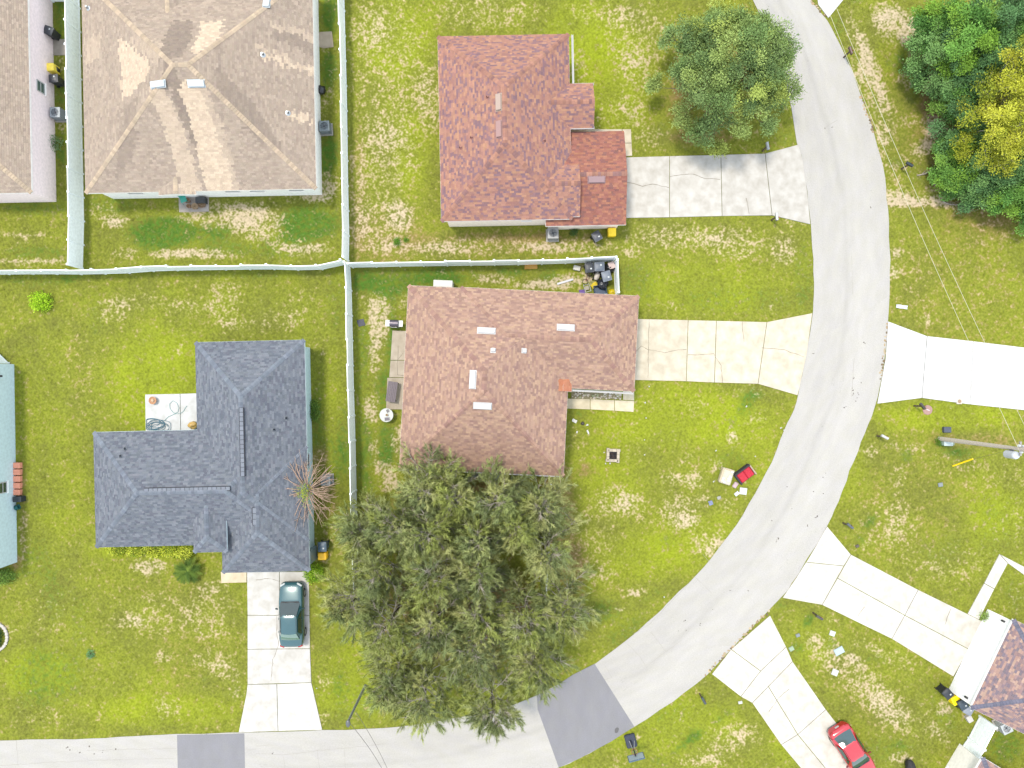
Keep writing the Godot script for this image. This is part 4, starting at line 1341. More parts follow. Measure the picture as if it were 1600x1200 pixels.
# a feathery tree whose top stands at px, py and height ht
func feather_tree(px: float, py: float, ht: float, spread: float, greens: Array, wood: Color) -> void:
	var top := P(px, py, ht)
	var where := "in the middle of the grove"
	if py > 1030: where = "reaching over the road's edge"
	elif py < 800: where = "closest to the brown roof's eave"
	elif px < 600: where = "on the grove's side toward the teal car"
	elif px > 810: where = "on the grove's side toward the fire pit"
	var root := thing("feathery_tree", "feathery olive green tree with pale twigs " + where, "tree", Vector3(top.x, 0, top.z), rng.randf() * TAU, "feathery trees " + where)
	var tg := Geo.new()
	var bend := Vector3(rng.randf_range(-.3, .3), 0, rng.randf_range(-.3, .3))
	tg.tube([Vector3.ZERO, bend + Vector3.UP * ht * 0.35, bend * 0.4 + Vector3.UP * ht * 0.7, Vector3.UP * ht * 0.97], 0.13, 0.02, 7)
	part(root, "trunk", tg, mat(alb(150, 135, 115), 0.9, 0.0, "bark"))
	var bg := Geo.new()
	var xfs := []
	var cols := PackedColorArray()
	var nb := 19
	for k in nb:
		var f := (k + rng.randf()) / nb
		var y := ht * (0.3 + 0.66 * f)
		var az := k * 2.4 + rng.randf_range(-.4, .4)
		var el := lerpf(0.15, 1.0, f) + rng.randf_range(-.15, .2)
		var l := spread * lerpf(1.1, 0.42, f) * rng.randf_range(0.75, 1.15)
		var d := Vector3(cos(az) * cos(el), sin(el), sin(az) * cos(el))
		var p := bend * 0.5 * (1.0 - f) + Vector3.UP * y
		var pts := [p]
		var q := p
		var dd := d
		var steps := 8
		var tint := jit(pick(greens), 0.16)
		for s in steps:
			dd = (dd + Vector3(rng.randf_range(-.16, .16), rng.randf_range(-.1, .12), rng.randf_range(-.16, .16))).normalized()
			q += dd * l / steps
			pts.append(q)
			if s < 1:
				continue
			for j in 3:
				var sd := (dd * 0.9 + Vector3(rng.randf_range(-1, 1), rng.randf_range(-.35, .6), rng.randf_range(-1, 1)) * 0.85).normalized()
				var ext := rng.randf_range(0.35, 1.15) * (1.0 - 0.35 * s / steps)
				var e := q + sd * ext
				var cur := (sd + Vector3.UP * rng.randf_range(-.25, .4)).normalized()
				bg.tube([q, q.lerp(e, 0.5) + Vector3.UP * 0.02, e], 0.02, 0.006, 4)
				for u in [0.45, 1.0]:
					xfs.append(Transform3D(dir_basis(sd.lerp(cur, u).normalized(), rng.randf() * TAU, rng.randf_range(0.7, 1.15)), q.lerp(e, u)))
					cols.append(jit(tint, 0.2))
		bg.tube(pts, 0.04, 0.012, 5)
	part(root, "branches", bg, mat(wood, 0.85, 0.0, "bark"))
	var cr := copies(root, "crown", needle, leaf_mat(), xfs, cols)
	cr.set_meta("kind", "stuff")

# a broadleaf tree: limbs, and leaf clumps at their ends
func broad_tree(called: String, label: String, group: String, at: Vector3, ht: float, spread: float, limbs: int, dense: int, greens: Array, wood: Color, low := 0.35, flat := 0.7, pale := 0.0) -> void:
	var root := thing(called, label, "tree", at, rng.randf() * TAU, group)
	var tg := Geo.new()
	tg.tube([Vector3.ZERO, Vector3(rng.randf_range(-.1, .1), ht * low * .5, rng.randf_range(-.1, .1)), Vector3(0, ht * low, 0)], 0.07 + spread * 0.035, 0.05 + spread * 0.025, 8)
	part(root, "trunk", tg, mat(wood, 0.9, 0.0, "bark"))
	var bg := Geo.new()
	var xfs := []
	var cols := PackedColorArray()
	for k in limbs:
		var f := (k + 0.5) / limbs
		var az := k * 2.39996 + rng.randf_range(-.3, .3)
		var rr := spread * sqrt(f) * rng.randf_range(0.74, 1.07)
		var ey := ht * (1.0 - (1.0 - low) * flat * pow(rr / spread, 2.0) - rng.randf_range(0.0, 0.16))
		var e := Vector3(cos(az) * rr, ey, sin(az) * rr)
		var s := Vector3(0, ht * low * rng.randf_range(0.8, 1.0), 0)
		var mid := s.lerp(e, 0.5) + Vector3(rng.randf_range(-.3, .3), rng.randf_range(0, .4), rng.randf_range(-.3, .3))
		bg.tube([s, s.lerp(mid, 0.6), mid, mid.lerp(e, 0.6), e], 0.03 + spread * 0.008, 0.008, 5)
		var tint := jit(pick(greens), 0.14)
		var cr := rng.randf_range(0.55, 0.95) * (0.6 + spread * 0.1)
		for t in 5:
			var te := e + Vector3(rng.randf_range(-1, 1), rng.randf_range(-.4, .5), rng.randf_range(-1, 1)).normalized() * cr * rng.randf_range(0.7, 1.2)
			bg.tube([e.lerp(mid, 0.15), e.lerp(te, .5) + Vector3.UP * .04, te], 0.014, 0.004, 4)
			for j in dense:
				var w := rng.randf()
				var p := e.lerp(te, 0.35 + 0.75 * w) + Vector3(rng.randf_range(-1, 1), rng.randf_range(-.6, .7), rng.randf_range(-1, 1)) * cr * 0.42
				xfs.append(Transform3D(dir_basis((p - e + Vector3.UP * 0.4).normalized(), rng.randf() * TAU, rng.randf_range(0.7, 1.3)), p))
				cols.append(jit(tint, 0.25))
	part(root, "branches", bg, mat(wood.lerp(Color(0.8, 0.8, 0.78), pale), 0.85, 0.0, "bark"))
	var c := copies(root, "crown", leaves, leaf_mat(), xfs, cols)
	c.set_meta("kind", "stuff")

func shrub(called: String, label: String, cat: String, at: Vector3, rx: float, ry: float, rz: float, n: int, greens: Array, scale_ := 0.8, group := "", turn := 0.0) -> Node3D:
	var root := thing(called, label, cat, at, turn, group)
	var g := Geo.new()
	for k in 7:
		var a := rng.randf() * TAU
		g.tube([Vector3(0, 0, 0), Vector3(cos(a) * rx * .3, ry * .5, sin(a) * rz * .3), Vector3(cos(a) * rx * .7, ry * rng.randf_range(.6, .9), sin(a) * rz * .7)], 0.018, 0.005, 4)
	part(root, "stems", g, mat(alb(140, 115, 90), 0.9))
	var xfs := []
	var cols := PackedColorArray()
	for i in n:
		var d := Vector3(rng.randf_range(-1, 1), rng.randf_range(-0.1, 1), rng.randf_range(-1, 1))
		d = d.normalized() * pow(rng.randf(), 0.35) * rng.randf_range(.85, 1.1)
		var p := Vector3(d.x * rx, maxf(0.08, d.y * ry), d.z * rz)
		xfs.append(Transform3D(dir_basis((d + Vector3.UP * 0.3).normalized(), rng.randf() * TAU, scale_ * rng.randf_range(.7, 1.25)), p))
		cols.append(jit(pick(greens), 0.25))
	copies(root, "foliage", leaves, leaf_mat(), xfs, cols).set_meta("kind", "stuff")
	return root

func build_plants() -> void:
	needle = spray_mesh("needle", 3)
	leaves = spray_mesh("leaf", 4)
	var olive := [leaf(174, 182, 118), leaf(156, 168, 104), leaf(190, 194, 126), leaf(142, 154, 102), leaf(168, 178, 98)]
	var wood := alb(232, 226, 214)
	for t in [[612, 836, 8.0, 2.6], [660, 768, 7.5, 2.2], [662, 840, 8.5, 2.4], [706, 782, 7.5, 2.2], [776, 788, 7.2, 2.2], [806, 826, 7.5, 2.2], [744, 850, 8.0, 2.0], [672, 908, 9.0, 2.7], [744, 900, 8.5, 2.4], [846, 796, 6.5, 2.0], [856, 868, 6.8, 2.3], [556, 838, 6.5, 1.7], [540, 950, 6.6, 2.4], [582, 900, 7.6, 2.5], [596, 990, 8.0, 2.9], [822, 982, 7.6, 2.8], [880, 962, 6.0, 2.6], [736, 1030, 8.5, 3.0], [660, 1104, 8.0, 2.8], [770, 1118, 7.4, 2.5], [836, 1046, 7.0, 2.6], [606, 1080, 7.0, 2.3], [672, 990, 8.0, 2.8], [744, 966, 7.6, 2.4]]:
		feather_tree(t[0], t[1], t[2], t[3], olive, wood)
	var oak := [leaf(138, 162, 92), leaf(120, 148, 86), leaf(154, 174, 98), leaf(112, 138, 84), leaf(166, 182, 92), leaf(130, 154, 92)]
	var op := P(1155, 92, 6.0)
	broad_tree("oak_tree", "round dark green broadleaf tree overhanging the road by red roof house", "", Vector3(op.x, 0, op.z), 7.4, 4.55, 72, 20, oak, alb(140, 130, 115), 0.3, 0.75)
	# the wood at the upper right
	var gr := [leaf(116, 162, 74), leaf(100, 148, 72), leaf(138, 178, 80), leaf(92, 136, 66), leaf(130, 170, 64)]
	var blu := [leaf(106, 146, 84), leaf(92, 130, 80), leaf(122, 160, 92)]
	var yl := [leaf(176, 180, 58), leaf(160, 168, 52), leaf(190, 192, 66), leaf(146, 158, 54)]
	for t in [[1462, 28, 5.0, 1.9, 0], [1452, 70, 4.5, 1.6, 2], [1510, 30, 6.0, 2.1, 0], [1500, 70, 6.0, 2.0, 0], [1560, 20, 6.5, 2.4, 2], [1610, 40, 6.5, 2.3, 0], [1540, 75, 5.5, 1.9, 2], [1480, 110, 4.5, 1.6, 2], [1510, 125, 5.0, 1.8, 2], [1490, 150, 3.6, 1.5, 0], [1585, 85, 7.6, 1.9, 1], [1560, 130, 7.0, 1.7, 1], [1605, 140, 7.4, 1.8, 1], [1545, 180, 7.0, 1.7, 1], [1590, 185, 7.4, 1.9, 1], [1565, 222, 7.2, 1.4, 1], [1500, 185, 4.2, 1.6, 2], [1525, 215, 4.0, 1.5, 2], [1492, 225, 3.2, 1.3, 0], [1605, 235, 5.5, 1.8, 2], [1520, 255, 3.6, 1.4, 2], [1560, 265, 4.2, 1.5, 2], [1600, 280, 4.6, 1.7, 0], [1480, 270, 2.6, 1.1, 0], [1515, 295, 2.6, 1.1, 2], [1560, 300, 3.2, 1.3, 0], [1605, 315, 3.4, 1.3, 0], [1640, 100, 6, 2.2, 0], [1640, 220, 6, 2.2, 0]]:
		var tp := P(t[0] + 22, t[1], t[2] * 0.85)
		var names := ["leafy_tree", "yellow_tree", "dense_tree"]
		var labs := ["mid green leafy tree in the wood beyond the road bend", "yellow green leafy tree with white branches in the wood", "dark bluish green tree in the wood beyond the road bend"]
		var grp := ["mid green trees of the wood", "yellow green trees of the wood", "dark green trees of the wood"]
		broad_tree(names[t[4]], labs[t[4]], grp[t[4]], Vector3(tp.x, 0, tp.z), t[2], t[3], 10 if t[4] == 1 else 14, 9 if t[4] == 1 else 17, [gr, yl, blu][t[4]], alb(190, 182, 170), 0.25, 0.8, 0.5 if t[4] == 1 else 0.0)
	# dead branches lying along the edge of the wood
	for s in [[1500, 300, 40], [1475, 285, 10], [1520, 310, -30], [1530, 258, 70], [1450, 268, 20], [1490, 320, -15]]:
		var root := thing("fallen_branch", "bleached dead branch lying at the edge of the wood", "branch", P(s[0], s[1]), deg_to_rad(s[2]), "dead branches by the wood")
		var g := Geo.new()
		g.tube([Vector3(-.9, .06, 0), Vector3(-.3, .12, .1), Vector3(.3, .1, -.05), Vector3(1.0, .2, .1)], 0.05, 0.015, 6)
		for k in 7:
			var x := rng.randf_range(-.6, .8)
			g.tube([Vector3(x, .1, 0), Vector3(x + .3, .2, rng.randf_range(-.4, .4)), Vector3(x + .55, .25, rng.randf_range(-.8, .8))], 0.018, 0.005, 4)
		part(root, "limb", g, mat(alb(214, 206, 196), 0.9, 0.0, "bark"))
	# leafless tree over the grey roof's edge
	var bt := thing("bare_tree", "leafless tan twigged tree leaning over the grey roof edge", "tree", P(501, 757), 0.0)
	var tg := Geo.new()
	tg.tube([Vector3.ZERO, Vector3(-.05, 1.2, 0), Vector3(-.2, 2.4, 0)], 0.1, 0.07, 8)
	part(bt, "trunk", tg, mat(alb(180, 155, 135), 0.9, 0.0, "bark"))
	var bg := Geo.new()
	for k in 46:
		var az := k * 2.39996
		var l := rng.randf_range(1.4, 2.6)
		var a := Vector3(-.2, rng.randf_range(2.0, 2.5), 0)
		var d := Vector3(cos(az), 0, sin(az))
		var m := a + d * l * .45 + Vector3.UP * rng.randf_range(.5, 1.1)
		var e := a + d * l + Vector3.UP * rng.randf_range(.3, 1.0)
		bg.tube([a, a.lerp(m, .6) + Vector3.UP * .1, m, m.lerp(e, .5) + Vector3.UP * .08, e], 0.034, 0.012, 5)
		for j in 7:
			var s := m.lerp(e, rng.randf_range(0, .9))
			var o := s + (d * rng.randf_range(.2, .6) + Vector3(rng.randf_range(-.4, .4), rng.randf_range(-.3, .2), rng.randf_range(-.4, .4)))
			bg.tube([s, s.lerp(o, .5) + Vector3.UP * .03, o], 0.014, 0.008, 4)
	part(bt, "branches", bg, mat(alb(232, 200, 176), 0.85, 0.0, "bark"))
	var xf := []
	var cc := PackedColorArray()
	for k in 30:
		xf.append(Transform3D(dir_basis(Vector3.UP, rng.randf() * TAU, 0.7), Vector3(-.35 + rng.randfn() * .28, 2.9 + rng.randf() * .6, rng.randfn() * .45)))
		cc.append(jit(leaf(150, 165, 50), 0.25))
	copies(bt, "leaf_tufts", leaves, leaf_mat(), xf, cc).set_meta("kind", "stuff")
	# shrubs
	var lime := [leaf(170, 214, 40), leaf(190, 224, 60), leaf(150, 196, 40)]
	var hedge := [leaf(190, 200, 56), leaf(120, 146, 44), leaf(206, 212, 80)]
	var dkg := [leaf(90, 124, 56), leaf(110, 144, 60), leaf(130, 160, 66)]
	shrub("lime_bush", "single bright lime green bush on the open lawn", "bush", P(68, 473), 0.72, 0.95, 0.68, 150, lime)
	for s in [[186, 852, 0.6], [215, 855, 0.65], [243, 856, 0.7], [270, 856, 0.7], [292, 858, 0.6]]:
		shrub("hedge_shrub", "yellow green clipped shrub under the front eave of grey roof", "shrub", P(s[0], s[1] + 1), s[2], 0.9, 0.5, 200, hedge, 0.8, "shrubs under the grey eave")
	shrub("corner_shrub", "bright green leafy shrub at grey house corner above the car", "shrub", P(492, 893), 0.75, 0.8, 0.7, 170, [leaf(150, 190, 40), leaf(110, 150, 40), leaf(176, 206, 60)])
	shrub("edge_shrub", "dark green shrub at the foot of pale blue wall", "shrub", P(8, 900), 0.9, 0.7, 0.5, 130, dkg)
	shrub("side_shrub", "leafy green shrub beside grey house white wall strip", "shrub", P(492, 640), 0.3, 0.5, 0.9, 90, dkg)
	shrub("potted_plant", "spindly grey green plant against the pink wall", "plant", P(88, 226), 0.5, 0.8, 0.55, 60, [leaf(120, 150, 100), leaf(100, 140, 90), leaf(150, 170, 120)], 0.7)
	shrub("weed_clump", "round green weed clump on straw lawn by red roof house", "plant", P(621, 378), 0.25, 0.25, 0.25, 36, [leaf(96, 150, 40)], 0.6, "weed clumps by the red roof house")
	shrub("weed_clump", "round green weed clump on straw lawn by red roof house", "plant", P(634, 375), 0.14, 0.2, 0.14, 16, [leaf(96, 150, 40)], 0.5, "weed clumps by the red roof house")
	shrub("corner_plant", "small pale green plant at the white garage corner", "plant", P(1536, 962), 0.35, 0.5, 0.3, 50, [leaf(180, 200, 120), leaf(140, 170, 80)], 0.7)
	shrub("bed_shrub", "dark shrub growing inside the white stone ring", "shrub", P(-6, 995), 0.5, 0.5, 0.9, 120, [leaf(60, 90, 50), leaf(80, 110, 60)])
	shrub("lawn_weed", "bluish green weed clump on the front lawn of grey house", "plant", P(143, 1021), 0.24, 0.25, 0.24, 30, [leaf(110, 160, 110)], 0.6)
	shrub("utility_weed", "green weed clump around the utility box below power pole", "plant", P(1467, 690), 0.3, 0.3, 0.3, 40, [leaf(100, 140, 40)], 0.6)
	shrub("bin_weed", "dark green weed clump beside cream wall of red roof house", "plant", P(897, 363), 0.28, 0.4, 0.25, 40, [leaf(84, 116, 60)], 0.6)
	# sago palm
	var sp := thing("sago_palm", "dark green sago palm rosette in front of grey roof porch", "palm", P(297, 888), 0.3)
	var cg := Geo.new()
	cg.lathe(Transform3D(), [Vector2(0.16, 0), Vector2(0.18, .3), Vector2(.12, .5), Vector2(0, .55)], 12)
	part(sp, "trunk", cg, mat(alb(120, 95, 70), 0.95))
	var fg := Geo.new()
	var prev := Vector3.ZERO
	for k in 12:
		var t := k / 12.0
		var p := Vector3(0.1 + t * 1.05, 0.5 + 0.55 * t - 0.62 * t * t, 0)
		if k:
			fg.tube([prev, p], 0.012, 0.009, 4)
			for s in [-1.0, 1.0]:
				for o in [0.0, 0.5]:
					var b := prev.lerp(p, o)
					var l := 0.26 * sin(PI * clampf(t * 0.85 + 0.15, 0, 1)) + 0.05
					var tip := b + Vector3(0.1, 0.03, s * l)
					fg.tn(b + Vector3(.022, 0, 0), b - Vector3(.022, 0, 0), tip, Vector3.UP, Vector3.UP, Vector3.UP)
		prev = p
	var fm := fg.mesh()
	for k in 24:
		var b := Basis(Vector3.UP, k * 2.39996) * Basis(Vector3(0, 0, 1), rng.randf_range(-.15, .5))
		shared(sp, "frond", fm, mat(pick([alb(112, 140, 60), alb(136, 160, 70), alb(92, 120, 56)]), 0.85, 0.0, "", {"leaf": 0.3, "spec": 0.15}), Transform3D(b, Vector3(0, b.x.y * -0.1, 0)))


# ---------- cars ----------
func ring_at(z: float, w: float, yb: float, crown: float, yl := 0.26) -> Array:
	var o := []
	for p in [[-0.86, yl], [-0.97, yl + 0.1], [-1.0, yl + 0.26], [-0.985, yb - 0.16], [-0.93, yb - 0.05], [-0.84, yb], [-0.6, yb + crown * 0.6], [-0.3, yb + crown * 0.92]]:
		o.append(Vector3(p[0] * w, p[1], z))
	var n := o.size()
	o.append(Vector3(0, yb + crown, z))
	for k in n:
		var q: Vector3 = o[n - 1 - k]
		o.append(Vector3(-q.x, q.y, q.z))
	return o

# a saloon, front towards -z; st: cowl, roof front, roof rear, deck (z), half length
func car(called: String, label: String, at: Vector3, turn: float, paint: Color, L: float, st: Dictionary) -> void:
	var root := thing(called, label, "car", at, turn)
	var pm := mat(paint, 0.28, 0.15, "", {"coat": 0.9})
	var glass := mat(st.glass, 0.04, 0.0, "", {"spec": 0.9})
	var black := mat(Color(0.13, 0.13, 0.14), 0.6)
	var hl := L * 0.5
	var W := 0.9
	var rows := []
	# z, width share, top height, crown
	for s in [[-hl + 0.0, .62, .56, .02], [-hl + .04, .74, .62, .04], [-hl + .14, .86, .69, .06], [-hl + .35, .94, .77, .06], [-hl + .7, .98, .84, .06], [st.cowl - .25, 1.0, .92, .05], [st.cowl, 1.0, .96, .04], [0.0, 1.0, .97, .03], [st.deck - .4, 1.0, .98, .03], [st.deck, .995, .99, .05], [hl - .5, .97, .98, .05], [hl - .2, .93, .94, .05], [hl - .06, .84, .86, .04], [hl, .72, .74, .02]]:
		rows.append(ring_at(s[0], W * s[1], s[2], s[3], 0.24 if absf(s[0]) < hl - .1 else 0.32))
	var g := Geo.new()
	g.grid(rows, false, Vector3(0, 0.6, 0))
	for e in [0, rows.size() - 1]:
		var c := Vector3(0, 0.5, rows[e][0].z)
		var d := Vector3(0, 0, -1 if e == 0 else 1)
		for k in rows[e].size():
			g.tn(c, rows[e][k], rows[e][(k + 1) % rows[e].size()], d, d, d)
	var body := part(root, "body", g, pm)
	# dark underside
	var ug := Geo.new()
	ug.bx(0, 0.27, 0, W * 1.7, 0.14, L * 0.9)
	part(root, "underbody", ug, black)
	# cabin: plan loops from belt to roof
	var lo := [st.cowl, st.deck, .84]
	var hi := [st.rf, st.rr, .60]
	var loops := []
	for e in [[0.0, .94], [0.5, 1.18], [0.88, 1.37], [1.0, 1.42]]:
		var t: float = e[0]
		var zf := lerpf(lo[0], hi[0], t)
		var zr := lerpf(lo[1], hi[1], t)
		var hw := lerpf(lo[2], hi[2], pow(t, 0.8))
		var loop := []
		for k in 40:
			var a := TAU * k / 40.0
			var ex := 0.42 if t < 0.9 else 0.5
			var cx := signf(cos(a)) * pow(absf(cos(a)), ex)
			var sz := signf(sin(a)) * pow(absf(sin(a)), ex * 0.8)
			loop.append(Vector3(cx * hw, e[1], (zf + zr) * 0.5 + sz * (zr - zf) * 0.5))
		loops.append(loop)
	var inner := []
	var cz: float = (st.rf + st.rr) * 0.5
	for q in loops[3]:
		inner.append(Vector3(q.x * 0.6, 1.46, cz + (q.z - cz) * 0.7))
	loops.append(inner)
	var tip := []
	for q in inner:
		tip.append(Vector3(q.x * 0.01, 1.472, cz + (q.z - cz) * 0.05))
	loops.append(tip)
	var cg := Geo.new()
	cg.grid(loops, true, Vector3(0, 0.6, cz))
	part(root, "cabin", cg, pm)
	# glass sheets, bowed a little and proud of the cabin
	var sheet := func(z0: float, y0: float, w0: float, z1: float, y1: float, w1: float, bow: float) -> Geo:
		var gg := Geo.new()
		var rr := []
		for i in 5:
			var t := i / 4.0
			var row := []
			for k in 11:
				var u := k / 5.0 - 1.0
				row.append(Vector3(u * lerpf(w0, w1, t), lerpf(y0, y1, t) + 0.03 * sin(PI * t), lerpf(z0, z1, t) + bow * (1.0 - u * u)))
			rr.append(row)
		gg.grid(rr, false, Vector3(0, 0.3, cz))
		return gg
	part(root, "windscreen", sheet.call(st.cowl - .02, .965, .74, st.rf + .04, 1.405, .57, -0.07), glass)
	part(root, "rear_window", sheet.call(st.deck + .02, 1.0, .70, st.rr - .04, 1.405, .55, 0.07), mat(st.rear_glass, 0.05, 0.0, "", {"spec": 0.9}))
	for s in [-1.0, 1.0]:
		for w in [[st.cowl + .5, st.rf + .18, 0.02, 0.12], [0.12, 0.2, st.deck - .35, st.rr - .05]]:
			var sg := Geo.new()
			var a := 0.012
			var z0: float = w[0] if w[0] < 0.1 else 0.14
			var zt0: float = w[1] if w[0] < 0.1 else 0.16
			var z1: float = 0.06 if w[0] < 0.1 else st.deck - .42
			var zt1: float = 0.08 if w[0] < 0.1 else st.rr - .12
			sg.qo(Vector3(s * (.832 + a), 1.0, z0), Vector3(s * (.832 + a), 1.0, z1), Vector3(s * (.655 + a), 1.35, zt1), Vector3(s * (.655 + a), 1.35, zt0), Vector3(s, .4, 0))
			part(root, "side_window", sg, glass)
		# wheels
		for z in [-hl + .88, hl - .95]:
			var tg := Geo.new()
			var xf := Transform3D(Basis(Vector3(0, 0, 1), -PI / 2 * s), Vector3(s * 0.80, 0.32, z))
			tg.lathe(xf, [Vector2(.2, -.1), Vector2(.3, -.1), Vector2(.325, -.07), Vector2(.325, .08), Vector2(.3, .11), Vector2(.21, .11)], 24)
			var tyre := part(root, "wheel", tg, mat(Color(0.16, 0.16, 0.16), 0.85))
			var rg := Geo.new()
			rg.lathe(xf, [Vector2(.21, .1), Vector2(.19, .085), Vector2(.08, .1), Vector2(0, .105)], 20)
			part(tyre, "rim", rg, mat(alb(215, 218, 220), 0.3, 0.7))
		var mg := Geo.new()
		mg.box(Transform3D(Basis(Vector3.UP, s * 0.25), Vector3(s * 0.98, 0.99, st.cowl + .42)), Vector3(.2, .13, .1), .035)
		part(root, "mirror", mg, mat(paint.lerp(Color.BLACK, 0.4), 0.3))
		var hg := Geo.new()
		hg.box(Transform3D(Basis(Vector3.UP, s * -0.55), Vector3(s * 0.62, .68, -hl + .17)), Vector3(.4, .1, .16), .04)
		part(root, "headlight", hg, mat(alb(235, 240, 240), 0.15))
		var lg := Geo.new()
		lg.box(Transform3D(Basis(Vector3.UP, s * 0.35), Vector3(s * 0.66, .82, hl - .1)), Vector3(.34, .14, .14), .03)
		part(root, "tail_light", lg, mat(alb(200, 40, 40), 0.2))
		var rb := Geo.new()
		rb.tube([Vector3(s * .56, 1.43, st.rf + .15), Vector3(s * .57, 1.455, cz), Vector3(s * .56, 1.43, st.rr - .12)], .012, .012, 6)
		part(root, "roof_trim", rb, black)
		for z in [-.02, .95]:
			var dg := Geo.new()
			dg.bx(s * .905, .86, z + .25, .03, .03, .16, .01)
			part(root, "door_handle", dg, pm)
	var wp := Geo.new()
	wp.bx(0, .985, st.cowl - .06, 1.3, .02, .1, .008)
	part(root, "cowl", wp, black)
	for s in [-1.0, 1.0]:
		var wi := Geo.new()
		wi.tube([Vector3(s * .35 - .2, 1.0, st.cowl - .06), Vector3(s * .35 + .25, 1.04, st.cowl - .02)], .01, .008, 5)
		part(root, "wiper", wi, black)
	var np := Geo.new()
	np.bx(0, .62, hl + .01, .32, .15, .015, .004)
	part(root, "number_plate", np, mat(alb(240, 240, 240), 0.5))
	var gr := Geo.new()
	gr.bx(0, .56, -hl - .003, .7, .12, .02, .006)
	part(root, "grille", gr, black)

func build_cars() -> void:
	var a := P(457.5, 958, 0.45); a.y = 0.072
	car("parked_car", "dark teal green saloon car parked on the grey house driveway", a, deg_to_rad(1.0), alb(48, 104, 112), 4.72, {"cowl": -.95, "rf": -.12, "rr": 1.2, "deck": 1.72, "glass": Color(0.10, 0.16, 0.15), "rear_glass": Color(0.3, 0.4, 0.36)})
	var b := P(1330, 1172, 0.45); b.y = 0.072
	car("parked_car", "bright red hatchback car parked on the lower driveway", b, deg_to_rad(212.9), alb(232, 40, 60), 4.35, {"cowl": -.85, "rf": -.05, "rr": 1.15, "deck": 1.78, "glass": Color(0.12, 0.24, 0.22), "rear_glass": Color(0.12, 0.22, 0.23)})


# ---------- yard things ----------
func ac_unit(px: float, py: float, label: String, tone: Color, turn := 0.0, s := 1.0) -> void:
	var root := thing("condenser_unit", label, "air conditioner", P(px, py), deg_to_rad(turn), "air conditioner units")
	var pg := Geo.new()
	pg.bx(0, 0.04, 0, .95 * s, .08, .95 * s, .01)
	part(root, "pad", pg, mat(alb(215, 210, 202), 0.9, 0.0, "grain"))
	var g := Geo.new()
	for k in 9:
		g.bx(0, 0.14 + k * .075 * s, 0, .74 * s, .05 * s, .74 * s, .01)
	g.bx(0, 0.09 + .36 * s, 0, .69 * s, .66 * s, .69 * s)
	for sx in [-1.0, 1.0]:
		for sz in [-1.0, 1.0]:
			g.bx(sx * .36 * s, .08 + .37 * s, sz * .36 * s, .06 * s, .72 * s, .06 * s, .015)
	part(root, "cabinet", g, mat(tone, 0.5, 0.2))
	var top := .08 + .74 * s
	var tg := Geo.new()
	for k in 24:
		var a := TAU * k / 24
		var b := TAU * (k + 1) / 24
		var q := func(ang: float) -> Vector3:
			var m := maxf(absf(cos(ang)), absf(sin(ang)))
			return Vector3(cos(ang) / m * .39 * s, top + .03, sin(ang) / m * .39 * s)
		var i0 := Vector3(cos(a) * .29 * s, top + .03, sin(a) * .29 * s)
		var i1 := Vector3(cos(b) * .29 * s, top + .03, sin(b) * .29 * s)
		tg.qo(i0, i1, q.call(b), q.call(a), Vector3.UP)
		tg.qo(i0, i1, i1 + Vector3.DOWN * .15, i0 + Vector3.DOWN * .15, -i0)
	tg.bx(0, top - .13, 0, .7 * s, .02, .7 * s)
	part(root, "top_panel", tg, mat(tone, 0.5, 0.2))
	var fg := Geo.new()
	for k in 4:
		var bs := Basis(Vector3.UP, k * PI / 2) * Basis(Vector3(1, 0, 0), 0.35)
		fg.box(Transform3D(bs, bs * Vector3(.14 * s, 0, 0) + Vector3(0, top - .06, 0)), Vector3(.24 * s, .012, .16 * s))
	fg.lathe(Transform3D(Basis(), Vector3(0, top - .1, 0)), [Vector2(.08 * s, 0), Vector2(.08 * s, .07), Vector2(0, .08)], 14)
	part(root, "fan", fg, mat(Color(0.22, 0.23, 0.25), 0.5))
	var wg := Geo.new()
	for k in 3:
		var ring := []
		for j in 25:
			ring.append(Vector3(cos(TAU * j / 24) * (.1 + k * .08) * s, top + .035, sin(TAU * j / 24) * (.1 + k * .08) * s))
		wg.tube(ring, .005, .005, 4)
	for k in 8:
		wg.tube([Vector3(cos(TAU * k / 8) * .06 * s, top + .04, sin(TAU * k / 8) * .06 * s), Vector3(cos(TAU * k / 8) * .3 * s, top + .035, sin(TAU * k / 8) * .3 * s)], .005, .005, 4)
	part(root, "guard", wg, mat(Color(0.3, 0.31, 0.33), 0.5, 0.5))

